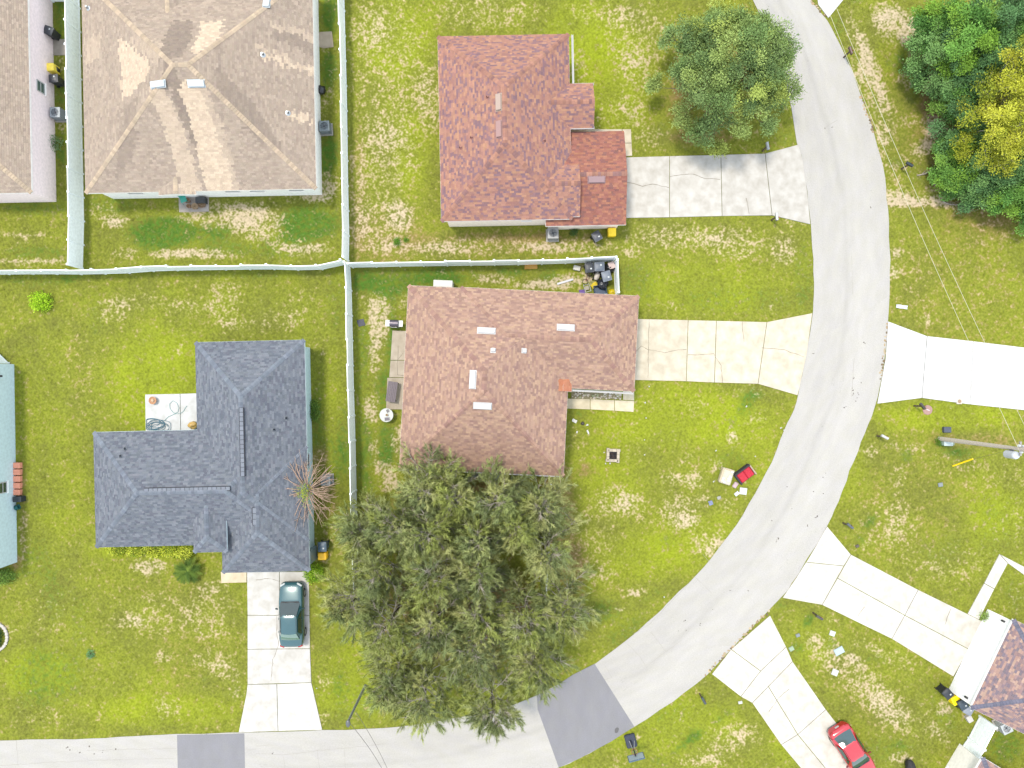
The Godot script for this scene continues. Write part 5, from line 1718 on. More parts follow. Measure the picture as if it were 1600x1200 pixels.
func wheelie_bin(px: float, py: float, label: String, tone: Color, lid: Color, turn := 0.0, s := 1.0, lift := 0.0) -> Node3D:
	var root := thing("wheeled_bin", label, "bin", P(px, py, 1.05 * s) + Vector3.UP * (lift - 1.05 * s), deg_to_rad(turn), "wheeled bins")
	var g := Geo.new()
	var a := .23 * s
	var b := .31 * s
	var H := 1.0 * s
	var cs := [Vector2(-1, -1), Vector2(1, -1), Vector2(1, 1), Vector2(-1, 1)]
	for k in 4:
		var p: Vector2 = cs[k]
		var q: Vector2 = cs[(k + 1) % 4]
		g.qo(Vector3(p.x * a, .06, p.y * a), Vector3(q.x * a, .06, q.y * a), Vector3(q.x * b * .9, H, q.y * b), Vector3(p.x * b * .9, H, p.y * b), Vector3(p.x + q.x, 0, p.y + q.y))
	g.bx(0, H - .03, 0, b * 1.9, .05, b * 2.08, .012)
	g.bx(0, .08, 0, a * 2, .05, a * 2)
	part(root, "body", g, mat(tone, 0.55, 0.0, "soft"))
	var l := Geo.new()
	var rr := []
	for i in 6:
		var row := []
		for k in 7:
			var u := k / 3.0 - 1.0
			var w := i / 2.5 - 1.0
			row.append(Vector3(u * b * 1.02, H + .01 + .07 * (1.0 - pow(absf(u), 4)) * (1.0 - pow(absf(w), 4)), w * b * 1.12 - .01))
		rr.append(row)
	l.grid(rr, false, Vector3(0, 0, 0))
	l.bx(0, H + .012, 0, b * 2.02, .02, b * 2.2)
	var lo := part(root, "lid", l, mat(lid, 0.5, 0.0, "soft"))
	var st := Geo.new()
	st.bx(b * .35, H + .083, b * .3, .12 * s, .006, .1 * s)
	part(lo, "sticker", st, mat(alb(235, 240, 240), 0.6))
	var hg := Geo.new()
	hg.tube([Vector3(-b * .8, H - .02, -b * 1.2), Vector3(b * .8, H - .02, -b * 1.2)], .016, .016, 8)
	part(root, "handle", hg, mat(tone.darkened(0.3), 0.5))
	for sx in [-1.0, 1.0]:
		var w := Geo.new()
		w.lathe(Transform3D(Basis(Vector3(0, 0, 1), PI / 2), Vector3(sx * (a + .03), .11, -a)), [Vector2(0, -.025), Vector2(.11, -.025), Vector2(.11, .025), Vector2(0, .025)], 14)
		part(root, "wheel", w, mat(Color(0.05, 0.05, 0.05), 0.8))
	return root

func bag(px: float, py: float, label: String, tone: Color, r: float, seed_: int, h := 0.0) -> void:
	var root := thing("rubbish_bag", label, "bag", P(px, py) + Vector3.UP * h, 0.0, "rubbish bags")
	var g := Geo.new()
	g.blob(Transform3D(Basis.from_scale(Vector3(r, r * .75, r * .9)), Vector3(0, r * .7, 0)), seed_, 0.5, 9, 14)
	part(root, "sack", g, mat(tone, 0.3))
	var k := Geo.new()
	k.tube([Vector3(0, r * 1.35, 0), Vector3(.02, r * 1.6, .02), Vector3(.06, r * 1.75, .05)], .03, .06, 7)
	part(root, "knot", k, mat(tone, 0.3))

func mailbox(px: float, py: float, label: String, tone: Color, turn: float, post_tone := Color(0.3, 0.25, 0.2)) -> void:
	var root := thing("mailbox", label, "mailbox", P(px, py), deg_to_rad(turn), "kerbside mailboxes")
	var g := Geo.new()
	g.bx(0, .5, 0, .1, 1.0, .1, .01)
	g.bx(0, .98, .06, .09, .06, .5, .01)
	part(root, "post", g, mat(post_tone, 0.8, 0.0, "grain"))
	var b := Geo.new()
	var rows := []
	for z in [-.26, .26]:
		var row := [Vector3(-.095, 1.01, z)]
		for k in 9:
			var a := PI - PI * k / 8
			row.append(Vector3(cos(a) * .095, 1.11 + sin(a) * .095, z))
		row.append(Vector3(.095, 1.01, z))
		rows.append(row)
	b.grid(rows, true, Vector3(0, 1.1, 0))
	for e in 2:
		var c := Vector3(0, 1.1, -.26 if e == 0 else .26)
		for k in rows[e].size():
			b.tn(c, rows[e][k], rows[e][(k + 1) % rows[e].size()], Vector3(0, 0, c.z), Vector3(0, 0, c.z), Vector3(0, 0, c.z))
	part(root, "box", b, mat(tone, 0.45, 0.1))
	var d := Geo.new()
	d.bx(0, 1.11, -.268, .17, .17, .012, .005)
	part(root, "door", d, mat(tone, 0.45, 0.1))
	var f := Geo.new()
	f.bx(.105, 1.17, .05, .012, .16, .03)
	f.bx(.105, 1.24, .09, .012, .05, .09)
	part(root, "flag", f, mat(alb(210, 60, 50), 0.5))

func crate(parent_label: String, called: String, cat: String, px: float, py: float, sx: float, sy: float, sz: float, tone: Color, turn := 0.0, y := 0.0, b := 0.02, rough := 0.7, group := "") -> Node3D:
	var root := thing(called, parent_label, cat, P(px, py, sy + y) - Vector3.UP * sy, deg_to_rad(turn), group)
	var g := Geo.new()
	g.bx(0, sy * .5, 0, sx, sy, sz, b)
	part(root, "body", g, mat(tone, rough, 0.0, "soft"))
	return root

# a sheet of paper, card or cloth, crumpled
func scrap(label: String, called: String, cat: String, px: float, py: float, sx: float, sz: float, tone: Color, turn: float, bump := 0.05, group := "", y := 0.03) -> void:
	var root := thing(called, label, cat, P(px, py) + Vector3.UP * y, deg_to_rad(turn), group)
	var g := Geo.new()
	var up := []
	var dn := []
	for i in 6:
		var a := []
		var c := []
		for k in 6:
			var p := Vector3((i / 5.0 - .5) * sx, rng.randf_range(0, bump), (k / 5.0 - .5) * sz) + Vector3(rng.randf_range(-.02, .02), 0, rng.randf_range(-.02, .02))
			a.append(p + Vector3.UP * .012)
			c.append(p)
		up.append(a)
		dn.append(c)
	g.grid(up, false, Vector3(0, -5, 0))
	g.grid(dn, false, Vector3(0, 5, 0))
	for i in 5:
		for e in [0, 5]:
			g.qo(up[i][e], up[i + 1][e], dn[i + 1][e], dn[i][e], Vector3(0, 0, e - 2.5))
			g.qo(up[e][i], up[e][i + 1], dn[e][i + 1], dn[e][i], Vector3(e - 2.5, 0, 0))
	part(root, "sheet", g, mat(tone, 0.75))

func build_yard() -> void:
	# air conditioners
	ac_unit(511, 203, "grey condenser unit on grass between tan roof house and fence", alb(160, 172, 178), 3, 0.95)
	ac_unit(863, 368, "condenser unit with white rim beside cream wall of red roof house", alb(190, 190, 190), 1, 1.0)
	ac_unit(97, 182, "silver condenser unit between the pink wall and white fence", alb(186, 196, 202), 0, 0.95)
	ac_unit(745, 737, "condenser unit under brown roof eave, farther from the fence", alb(170, 180, 180), -3, 0.85)
	ac_unit(773, 739, "condenser unit under brown roof eave, nearer the front lawn", alb(190, 205, 205), -3, 0.95)
	ac_unit(513, 749, "condenser unit half hidden under the bare tree", alb(150, 160, 165), 2, 0.9)
	ac_unit(1561, 1130, "white condenser unit under the purple brown eave", alb(235, 240, 242), 26, 0.95)
	# bins
	var dkb := alb(62, 66, 76)
	var blue := alb(96, 108, 126)
	wheelie_bin(933, 369, "dark grey wheeled bin beside cream wall of red roof house", alb(84, 88, 100), alb(92, 96, 108), 30)
	crate("yellow recycling bin at the low roof corner of red roof house", "recycling_bin", "bin", 956.5, 362, .6, .55, .62, refl(0.78, 0.55, 0.02), 1, 0, .05, .45, "yellow recycling bins")
	wheelie_bin(921, 418, "black round topped bin first in the heap behind fence", alb(56, 60, 70), alb(58, 62, 72), 5, 1.02)
	wheelie_bin(937, 416.5, "grey wheeled bin against the fence in the bin heap", blue, alb(112, 122, 138), 92, 1.05)
	wheelie_bin(948, 431.5, "grey wheeled bin with sticker in middle of bin heap", alb(108, 118, 132), alb(134, 144, 158), 15, 1.05)
	wheelie_bin(503, 855, "blue wheeled bin against the grey house wall", alb(84, 108, 130), alb(96, 120, 140), 2, 1.0)
	crate("yellow recycling bin against the grey house wall", "recycling_bin", "bin", 503, 869.5, .62, .6, .55, refl(0.81, 0.45, 0.01), 2, 0, .05, .45, "yellow recycling bins")
	wheelie_bin(1482, 1085, "black wheeled bin beside the white garage wall", alb(48, 54, 62), alb(52, 58, 66), 40)
	crate("yellow recycling bin beside the white garage wall", "recycling_bin", "bin", 1495.5, 1095, .66, .7, .62, refl(0.81, 0.62, 0.00), 26, 0, .05, .45, "yellow recycling bins")
	wheelie_bin(1506, 1102, "dark blue wheeled bin beside the white garage wall", alb(60, 78, 92), alb(70, 88, 102), 30)
	wheelie_bin(1514, 1111, "pale grey wheeled bin at the white garage wall corner", alb(140, 150, 164), alb(168, 176, 190), 60, .95)
	crate("white block beside the pale grey bin at the garage corner", "utility_block", "block", 1516, 1124, .4, .3, .5, alb(245, 240, 235), 30)
	wheelie_bin(75, 47, "black wheeled bin tipped against the pink wall above the concrete pad", alb(56, 60, 66), alb(70, 76, 84), 70)
	crate("yellow recycling bin against the pink wall", "recycling_bin", "bin", 76.5, 104, .62, .8, .58, refl(0.79, 0.61, 0.08), 3, 0, .05, .45, "yellow recycling bins")
	bag(88, 111, "black rubbish bag leaning on yellow bin by pink wall", alb(46, 48, 52), .38, 5)
	wheelie_bin(83, 122, "charcoal wheeled bin beside black bags at the pink wall", alb(66, 68, 76), alb(72, 74, 82), 95, .95)
	bag(503, 143, "black rubbish bag at the white wall of tan roof house", alb(52, 54, 58), .36, 9)
	# meter box on the grey house wall
	var mb := thing("meter_cabinet", "tall pale grey cabinet fixed to the grey house wall", "cabinet", P(491, 862), deg_to_rad(2))
	var mg := Geo.new()
	mg.bx(0, .95, 0, .5, 1.5, 1.0, .03)
	part(mb, "cabinet", mg, mat(alb(160, 184, 188), 0.5))
	var ml := Geo.new()
	ml.lathe(Transform3D(Basis.from_scale(Vector3(.7, 1, 1.3)), Vector3(0, 1.7, -.2)), [Vector2(.4, 0), Vector2(.4, .05), Vector2(.3, .09), Vector2(0, .1)], 18)
	part(mb, "domed_top", ml, mat(alb(196, 212, 214), 0.4))
	var ms := Geo.new()
	ms.bx(0, .1, 0, .45, .2, .9)
	part(mb, "stand", ms, mat(alb(120, 130, 134), 0.7))
	# heap behind the short fence
	crate("white plastic box lying by the bin heap fence", "plastic_box", "box", 901.5, 418.5, .52, .3, .34, alb(245, 242, 230), -14)
	scrap("purple cloth at the brown roof edge by bin heap", "purple_cloth", "cloth", 909, 456, .4, .3, alb(120, 90, 170), 10)
	scrap("orange tan cardboard lying by the fence behind brown roof", "cardboard_sheet", "cardboard", 829.5, 417, .95, .35, alb(250, 190, 90), 2, .12)
	var gl := thing("metal_flashing", "long pale metal strip lying on sand behind brown roof", "metal strip", P(883, 440), deg_to_rad(17))
	var glg := Geo.new()
	glg.bx(0, .02, 0, 1.25, .03, .14, .004)
	glg.bx(0, .05, .07, 1.25, .06, .015)
	part(gl, "strip", glg, mat(alb(205, 206, 212), 0.4, 0.5))
	bag(951, 419.5, "black rubbish bag behind grey bins in the fence corner", alb(40, 42, 46), .42, 12)
	scrap("pale pink cloth thrown over the black bag by fence corner", "pink_cloth", "cloth", 953.5, 417, .45, .5, alb(245, 220, 214), 20, .1, "", .66)
	bag(941, 444.5, "black rubbish bag under the middle bin of the heap", alb(50, 54, 66), .4, 21)
	# kick scooter, toy car, chairs and smaller stuff of the heap
	var tb := thing("storage_tote", "dark blue plastic tote with pale rim in bin heap", "tote", P(937, 454), deg_to_rad(10))
	var tbg := Geo.new()
	for s in [-1.0, 1.0]:
		tbg.bx(s * .44, .2, 0, .04, .4, .7, .01)
		tbg.bx(0, .2, s * .35, .9, .4, .04, .01)
	tbg.bx(0, .03, 0, .86, .04, .68)
	part(tb, "body", tbg, mat(alb(50, 84, 120), 0.5))
	var tbr := Geo.new()
	tbr.tube([Vector3(-.45, .41, .36), Vector3(.1, .43, .38), Vector3(.47, .41, .34)], .015, .015, 6)
	part(tb, "rim", tbr, mat(alb(200, 220, 230), 0.5))
	bag(955.5, 457, "bright yellow stuffed bag in the bin heap", alb(250, 224, 20), .26, 31)
	scrap("crumpled yellow sheet in the bin heap", "yellow_sheet", "cloth", 928, 446, .5, .32, alb(250, 220, 40), 40, .15, "", .1)
	var ch := thing("folding_chair", "white folded garden chair frame thrown on bin heap", "chair", P(917, 450), deg_to_rad(15))
	var cf := Geo.new()
	for s in [-1.0, 1.0]:
		cf.tube([Vector3(s * .2, .05, -.3), Vector3(s * .22, .25, .05), Vector3(s * .2, .3, .35)], .018, .018, 6)
	for z in [-.25, .0, .3]:
		cf.tube([Vector3(-.2, .12 + z * .3, z), Vector3(.2, .12 + z * .3, z)], .016, .016, 6)
	part(ch, "frame", cf, mat(alb(235, 238, 235), 0.4))
	var cs := Geo.new()
	cs.bx(-.02, .16, .02, .32, .03, .3, .01)
	part(ch, "seat", cs, mat(alb(190, 180, 160), 0.7))
	var tc := thing("toy_ride", "cream plastic toy ride-on beside grey bins in heap", "toy", P(932, 432), deg_to_rad(-20))
	var tcg := Geo.new()
	tcg.blob(Transform3D(Basis.from_scale(Vector3(.2, .16, .36)), Vector3(0, .3, 0)), 8, .3)
	part(tc, "body", tcg, mat(alb(236, 224, 212), 0.5))
	for w in [[-.2, -.25], [.2, -.25], [-.2, .25], [.2, .25]]:
		var wg := Geo.new()
		wg.lathe(Transform3D(Basis(Vector3(0, 0, 1), PI / 2), Vector3(w[0], .12, w[1])), [Vector2(0, -.04), Vector2(.12, -.04), Vector2(.12, .04), Vector2(0, .04)], 12)
		part(tc, "wheel", wg, mat(Color(0.07, 0.07, 0.08), 0.7))
	var br := thing("broken_bicycle", "rusty child bicycle lying beside the bin heap", "bicycle", P(918, 434), deg_to_rad(60))
	var brg := Geo.new()
	brg.tube([Vector3(-.3, .1, 0), Vector3(0, .14, .12), Vector3(.3, .1, 0)], .016, .016, 6)
	brg.tube([Vector3(-.3, .1, 0), Vector3(.25, .12, -.15)], .016, .016, 6)
	part(br, "frame", brg, mat(alb(150, 70, 60), 0.6))
	for x in [-.35, .35]:
		var ring := []
		for j in 19:
			ring.append(Vector3(x + cos(TAU * j / 18) * .2, .07, sin(TAU * j / 18) * .2))
		var wr := Geo.new()
		wr.tube(ring, .02, .02, 5)
		part(br, "wheel", wr, mat(Color(0.1, 0.1, 0.1), 0.8))
	# barbecue, mat, table behind the brown-roofed house
	var bb := thing("barbecue_grill", "white barbecue grill with dark lid behind brown roof house", "grill", P(619, 507, 0), deg_to_rad(-2))
	for s in [-1.0, 1.0]:
		var sh := Geo.new()
		sh.bx(s * .47, .88, 0, .34, .04, .46, .012)
		part(bb, "side_shelf", sh, mat(alb(248, 250, 250), 0.4))
	var bc := Geo.new()
	bc.bx(0, .45, 0, .6, .74, .46, .015)
	part(bb, "cart", bc, mat(alb(225, 228, 230), 0.4, 0.3))
	var bl := Geo.new()
	var lr := []
	for i in 9:
		var a := PI * i / 8
		lr.append([Vector3(-.31, .86 + sin(a) * .27, -cos(a) * .27), Vector3(.31, .86 + sin(a) * .27, -cos(a) * .27)])
	bl.grid(lr, false, Vector3(0, .8, 0))
	for s in [-1.0, 1.0]:
		for i in 8:
			bl.tn(Vector3(s * .31, .86, 0), lr[i][0 if s < 0 else 1], lr[i + 1][0 if s < 0 else 1], Vector3(s, 0, 0), Vector3(s, 0, 0), Vector3(s, 0, 0))
	part(bb, "lid", bl, mat(alb(120, 112, 124), 0.35, 0.5))
	var bh := Geo.new()
	bh.tube([Vector3(-.22, .98, .29), Vector3(.22, .98, .29)], .014, .014, 8)
	part(bb, "handle", bh, mat(alb(240, 240, 240), 0.3, 0.7))
	for w in [[-.26, -.18], [.26, -.18], [-.26, .18], [.26, .18]]:
		var wg := Geo.new()
		wg.lathe(Transform3D(Basis(Vector3(0, 0, 1), PI / 2), Vector3(w[0], .06, w[1])), [Vector2(0, -.02), Vector2(.06, -.02), Vector2(.06, .02), Vector2(0, .02)], 10)
		part(bb, "castor", wg, mat(Color(0.06, 0.06, 0.06), 0.8))
	scrap("dark grey square mat on grass beside the long fence", "rubber_mat", "mat", 564.5, 504.5, .52, .5, alb(92, 92, 104), 15, .03)
	var pt := thing("patio_table", "dark slatted oblong patio table behind brown roof house", "table", P(613, 612, .45), deg_to_rad(-8))
	pt.position.y = 0
	for k in 6:
		var sl := Geo.new()
		sl.bx(-.3 + k * .12, .7, 0, .112, .03, 1.5, .006)
		part(pt, "slat", sl, mat(alb(122, 108, 116), 0.6, 0.0, "grain"))
	for sx in [-1.0, 1.0]:
		for sz in [-1.0, 1.0]:
			var lg := Geo.new()
			lg.bx(sx * .3, .34, sz * .66, .06, .68, .06, .005)
			part(pt, "leg", lg, mat(alb(100, 90, 96), 0.6))
	var rt := thing("round_table", "round white topped table on grass behind brown roof house", "table", P(604.5, 648.5, .5), 0.0)
	rt.position.y = 0
	var rg := Geo.new()
	rg.lathe(Transform3D(Basis(), Vector3(0, .68, 0)), [Vector2(0, 0), Vector2(.5, 0), Vector2(.51, .015), Vector2(.5, .03), Vector2(0, .03)], 28)
	part(rt, "table_top", rg, mat(alb(222, 226, 222), 0.3))
	var rl := Geo.new()
	rl.lathe(Transform3D(), [Vector2(.3, 0), Vector2(.28, .05), Vector2(.05, .1), Vector2(.05, .68)], 14)
	part(rt, "pedestal", rl, mat(alb(200, 200, 200), 0.4))
	var tq := Vector3(rt.position.x, .712, rt.position.z)
	for e in [["dark tray lying on the round white table", Vector3(.06, 0, .28), .36, .05, .22, alb(110, 104, 118), 4], ["small dark box lying on the round white table", Vector3(.1, 0, -.32), .2, .06, .2, alb(112, 106, 110), 35]]:
		var tr := thing("table_tray", e[0], "tray", tq + e[1], deg_to_rad(e[6]))
		var tg := Geo.new()
		tg.bx(0, e[3] * .5, 0, e[2], e[3], e[4], .01)
		part(tr, "tray", tg, mat(e[5], 0.5))
		var ti := Geo.new()
		for s in [-1.0, 1.0]:
			ti.bx(s * e[2] * .5, e[3], 0, .02, .03, e[4] + .02)
		part(tr, "rim", ti, mat(alb(230, 230, 230), 0.5))
	var fp2 := thing("flower_pot", "small clay pot with twigs on the round white table", "pot", tq + Vector3(.05, 0, -.02), 0)
	var fpg := Geo.new()
	fpg.lathe(Transform3D(), [Vector2(0, 0), Vector2(.06, 0), Vector2(.09, .14), Vector2(.07, .14), Vector2(.06, .08), Vector2(0, .08)], 14)
	part(fp2, "pot", fpg, mat(alb(190, 160, 120), 0.8))
	# fixtures near the brown-roofed house
	crate("white flat topped box projecting past brown roof's fence side", "utility_cabinet", "cabinet", 692, 443, 1.4, 1.1, .5, alb(252, 248, 240), -2.5, 0, .03, .6)
	# fire pit of blocks
	var fp := thing("fire_pit", "square stone fire pit with dark grate on front lawn", "fire pit", P(957, 711), deg_to_rad(-2))
	for k in 4:
		for i in 3:
			for yy in 2:
				var g := Geo.new()
				var u := (-.31 + i * .31) - .07
				var b := Basis(Vector3.UP, k * PI / 2)
				g.box(Transform3D(b, b * Vector3(u, .1 + yy * .18, .38)), Vector3(.3, .17, .2), .015)
				part(fp, "block", g, mat(jit(alb(226, 212, 188), 0.05), 0.9, 0.0, "grain"))
	var fa := Geo.new()
	fa.bx(0, .06, 0, .6, .1, .6)
	part(fp, "ash_bed", fa, mat(alb(60, 54, 54), 0.95, 0.0, "grain"))
	var fr := Geo.new()
	for k in 6:
		fr.bx(-.25 + k * .1, .3, 0, .02, .02, .58)
	for k in 3:
		fr.bx(0, .285, -.2 + k * .2, .58, .02, .02)
	part(fp, "grate", fr, mat(alb(70, 66, 66), 0.6, 0.4))
	for k in 3:
		var lg := Geo.new()
		lg.tube([Vector3(-.2 + .1 * k, .15, -.2), Vector3(.15 - .1 * k, .18, .2)], .045, .04, 7)
		part(fp, "charred_log", lg, mat(alb(90, 70, 60), 0.95, 0.0, "bark"))
	# discarded furniture by the road
	var so := thing("discarded_sofa", "red cushioned sofa with dark frame dumped beside the road", "sofa", P(1161.5, 740), deg_to_rad(36.5))
	var sb := Geo.new()
	sb.bx(0, .16, 0, 1.3, .26, .92, .03)
	part(so, "base", sb, mat(alb(70, 66, 74), 0.8))
	for k in [-1.0, 1.0]:
		var cu := Geo.new()
		cu.bx(k * .29, .38, .02, .57, .2, .76, .06)
		for j in 4:
			cu.blob(Transform3D(Basis.from_scale(Vector3(.12, .03, .14)), Vector3(k * .29 + rng.randf_range(-.15, .15), .475, rng.randf_range(-.2, .25))), j, .3, 5, 8)
		part(so, "seat_cushion", cu, mat(alb(226, 32, 62), 0.75, 0.0, "grain"))
		var am := Geo.new()
		am.bx(k * .65, .32, 0, .1, .5, .9, .03)
		part(so, "arm", am, mat(alb(216, 190, 170) if k > 0 else alb(64, 60, 70), 0.8))
	var bk := Geo.new()
	bk.bx(0, .4, -.44, 1.32, .62, .1, .03)
	part(so, "backrest", bk, mat(alb(60, 56, 64), 0.8))
	var ac := thing("torn_armchair", "torn cream armchair shell dumped beside red sofa", "armchair", P(1133, 743.5), deg_to_rad(-18))
	var ag := Geo.new()
	ag.bx(0, .2, 0, .92, .36, 1.15, .07)
	part(ac, "seat", ag, mat(alb(250, 240, 214), 0.9, 0.0, "grain"))
	var ab := Geo.new()
	ab.bx(-.42, .36, 0, .14, .46, 1.1, .06)
	part(ac, "backrest", ab, mat(alb(244, 228, 196), 0.9, 0.0, "grain"))
	var af := Geo.new()
	for k in 7:
		af.blob(Transform3D(Basis.from_scale(Vector3(.16, .06, .12)), Vector3(rng.randf_range(-.3, .35), .4, rng.randf_range(-.45, .45))), k, .5, 5, 8)
	part(ac, "torn_stuffing", af, mat(alb(255, 252, 240), 0.95))
	var aa := Geo.new()
	aa.bx(.1, .3, -.54, .7, .3, .12, .05)
	part(ac, "arm", aa, mat(alb(240, 222, 190), 0.9, 0.0, "grain"))
	var pc := thing("pink_cushion", "flat pale pink cushion lying between the armchair and white boards", "cushion", P(1148.5, 757.5), deg_to_rad(-35))
	var pcg := Geo.new()
	pcg.bx(0, .07, 0, .32, .13, .46, .05)
	part(pc, "cushion", pcg, mat(alb(232, 204, 212), 0.9))
	for e in [["white foam board lying nearest the road kerb", 1161.5, 767.5, .54, .5, -8], ["small white foam offcut beside larger white board", 1151.5, 771.5, .36, .26, 40]]:
		crate(e[0], "foam_board", "board", e[1], e[2], e[3], .07, e[4], alb(250, 252, 250), e[5], 0, .01, .7)
	scrap("crumpled dark paper beside the dumped armchair", "paper_scrap", "litter", 1123, 777.5, .28, .22, alb(190, 190, 180), 20, .08)
	scrap("crumpled blue rag on lawn near the dumped furniture", "blue_rag", "litter", 1110, 785.5, .3, .3, alb(150, 160, 200), 20, .08)
	for s in [[897.5, 657.5, .36, .22, -30], [918.5, 675, .34, .12, -70], [917.5, 664, .16, .12, 20], [901.5, 675, .12, .14, 5]]:
		scrap("white scrap on the grass below the brown roof's entrance path", "white_scrap", "litter", s[0], s[1], s[2], s[3], alb(250, 250, 245), s[4], .04, "white scraps below the entrance path")
	bag(910, 661.5, "small black and white carton on grass by white scraps", alb(90, 84, 84), .14, 3)
	for s in [[1007, 710.5], [1007, 687], [1118.5, 704], [1008, 629], [946, 724], [953, 724], [1014, 604], [1009.5, 653], [1166, 635], [1180, 713], [1037.5, 932.5], [944, 707], [1220, 668.5], [1225, 672], [1115, 752], [495, 1075, 1]]:
		scrap("tiny white litter scrap lying on the front lawn", "litter_scrap", "litter", s[0], s[1], rng.randf_range(.08, .16), rng.randf_range(.06, .11), alb(235, 235, 228), rng.randf() * 90, .03, "tiny litter scraps on the lawns")
	scrap("long folded white paper on grass beyond the road", "white_paper", "paper", 1408.5, 479.5, .85, .26, alb(250, 252, 255), -6, .05)
	# grey patio: hose, clay pot, yellow ball
	var hs := thing("garden_hose", "blue teal garden hose tangled on the white patio", "hose", P(240, 665), 0.0)
	var hg := Geo.new()
	var pts := []
	var o := P(240, 665)
	for j in 200:
		var t := j / 199.0
		var c := Vector2(240 + 6 * sin(t * 9.0), 664 + 3 * cos(t * 7.0))
		var r := 7.0 + 9.0 * absf(sin(t * 13.0)) * (0.4 + t)
		var a := t * TAU * 9.0
		var q := P(clampf(c.x + cos(a) * r * 1.2 + 6.0 * t, 230, 268), clampf(c.y + sin(a) * r * .6, 648, 672)) - o
		pts.append(Vector3(q.x, .085 + .05 * absf(sin(t * 31.0)), q.z))
	hg.tube(pts, .016, .016, 6)
	part(hs, "hose_coils", hg, mat(alb(60, 126, 150), 0.5))
	var h2 := Geo.new()
	var line := []
	for q in [[258, 657], [264, 651], [273, 647], [279, 643.5], [280.5, 637], [277, 629], [271, 626], [266, 631], [266.5, 638], [271, 644], [276, 646.5], [283, 646], [288, 642], [290, 638], [293, 634]]:
		var w := P(q[0], q[1]) - o
		line.append(Vector3(w.x, .09, w.z))
	h2.tube(line, .016, .016, 6)
	part(hs, "loose_end", h2, mat(alb(130, 190, 190), 0.5))
	var pot := thing("clay_pot", "round terracotta pot at the white patio's outer corner", "pot", P(242, 625.5) + Vector3.UP * .072, 0)
	var pg := Geo.new()
	pg.lathe(Transform3D(), [Vector2(0, 0), Vector2(.16, 0), Vector2(.27, .22), Vector2(.29, .28), Vector2(.25, .28), Vector2(.2, .24), Vector2(0, .22)], 22)
	part(pot, "pot", pg, mat(alb(226, 170, 128), 0.85, 0.0, "grain"))
	var pl := Geo.new()
	pl.blob(Transform3D(Basis.from_scale(Vector3(.12, .08, .12)), Vector3(0, .26, 0)), 4, .4)
	part(pot, "soil_heap", pl, mat(alb(250, 214, 180), 0.9))
	bag(304, 664, "yellow and tan stuffed sack at the grey roof edge on patio", alb(240, 196, 110), .32, 15, .07)
	# patio of the tan-roofed house
	var gc := thing("garden_chair", "turquoise plastic garden chair on the small patio by tan roof", "chair", P(291, 314) + Vector3.UP * .07, deg_to_rad(20))
	var gg := Geo.new()
	gg.bx(0, .4, 0, .46, .04, .44, .015)
	part(gc, "seat", gg, mat(alb(80, 200, 180), 0.5))
	var gb := Geo.new()
	gb.box(Transform3D(Basis(Vector3(1, 0, 0), -.2), Vector3(0, .62, -.26)), Vector3(.44, .46, .04), .015)
	part(gc, "backrest", gb, mat(alb(80, 200, 180), 0.5))
	for sx in [-1.0, 1.0]:
		for sz in [-1.0, 1.0]:
			var lg := Geo.new()
			lg.tube([Vector3(sx * .2, .4, sz * .19), Vector3(sx * .25, 0, sz * .24)], .02, .016, 6)
			part(gc, "leg", lg, mat(alb(80, 200, 180), 0.5))
	crate("black flat storage chest on the small patio by tan roof", "storage_chest", "chest", 312.5, 312, .72, .5, .42, alb(76, 80, 84), 1, .07)
	for s in [[296, 315, .2, 8, "clay pot beside turquoise chair on the small patio"], [297.5, 323.5, .16, 4, "small brown pot nearest the patio edge by tan roof"], [307, 324, .24, 5, "brown pot between two pots on the small patio"], [318, 320.5, .3, 6, "large straw coloured planter on the small patio corner"]]:
		var rp := thing("patio_pot", s[4], "pot", P(s[0], s[1]) + Vector3.UP * .072, 0)
		var g2 := Geo.new()
		g2.lathe(Transform3D(), [Vector2(0, 0), Vector2(s[2] * .7, 0), Vector2(s[2], .26), Vector2(s[2] * .85, .26), Vector2(s[2] * .7, .2), Vector2(0, .2)], 16)
		part(rp, "pot", g2, mat(pick([alb(190, 150, 120), alb(170, 140, 110), alb(206, 176, 140)]), 0.85))
		var sp2 := Geo.new()
		for k in 8:
			var a := TAU * k / 8
			sp2.tube([Vector3(0, .2, 0), Vector3(cos(a) * s[2] * .7, .4, sin(a) * s[2] * .7)], .012, .004, 4)
		part(rp, "dry_stalks", sp2, mat(alb(180, 150, 100), 0.9))
	bag(457, 300, "white and teal bundle at the white wall of tan roof house", alb(226, 232, 236), .26, 17)
	# things along the pale blue wall
	for k in 5:
		crate("terracotta block in the row along the pale blue wall", "clay_block", "block", 25.5, 727.5 + k * 10.5, .5, .3, .42, refl(0.62, 0.25, 0.16), rng.randf_range(-5, 5), 0, .015, .9, "terracotta blocks along the blue wall")
	crate("black storage box against pale blue wall beside clay blocks", "black_box", "box", 26, 780.5, .62, .55, .4, alb(60, 68, 76), 2)
	var tap := thing("hose_reel", "teal hose reel on ground by the pale blue wall", "hose reel", P(30, 792), 0.3)
	var tpg := Geo.new()
	tpg.lathe(Transform3D(Basis(Vector3(0, 0, 1), PI / 2), Vector3(0, .2, 0)), [Vector2(.2, -.12), Vector2(.2, -.1), Vector2(.12, -.1), Vector2(.12, .1), Vector2(.2, .1), Vector2(.2, .12), Vector2(0, .12)], 16)
	part(tap, "drum", tpg, mat(alb(60, 140, 140), 0.5))
	var wl := thing("wall_lamp", "black lamp fixed to the corner of the pale blue wall", "lamp", P(26, 588) + Vector3(-.1, 1.6, 0), 0)
	var wlg := Geo.new()
	wlg.tube([Vector3(0, 0, 0), Vector3(-.04, .1, 0), Vector3(.12, .14, 0)], .02, .02, 6)
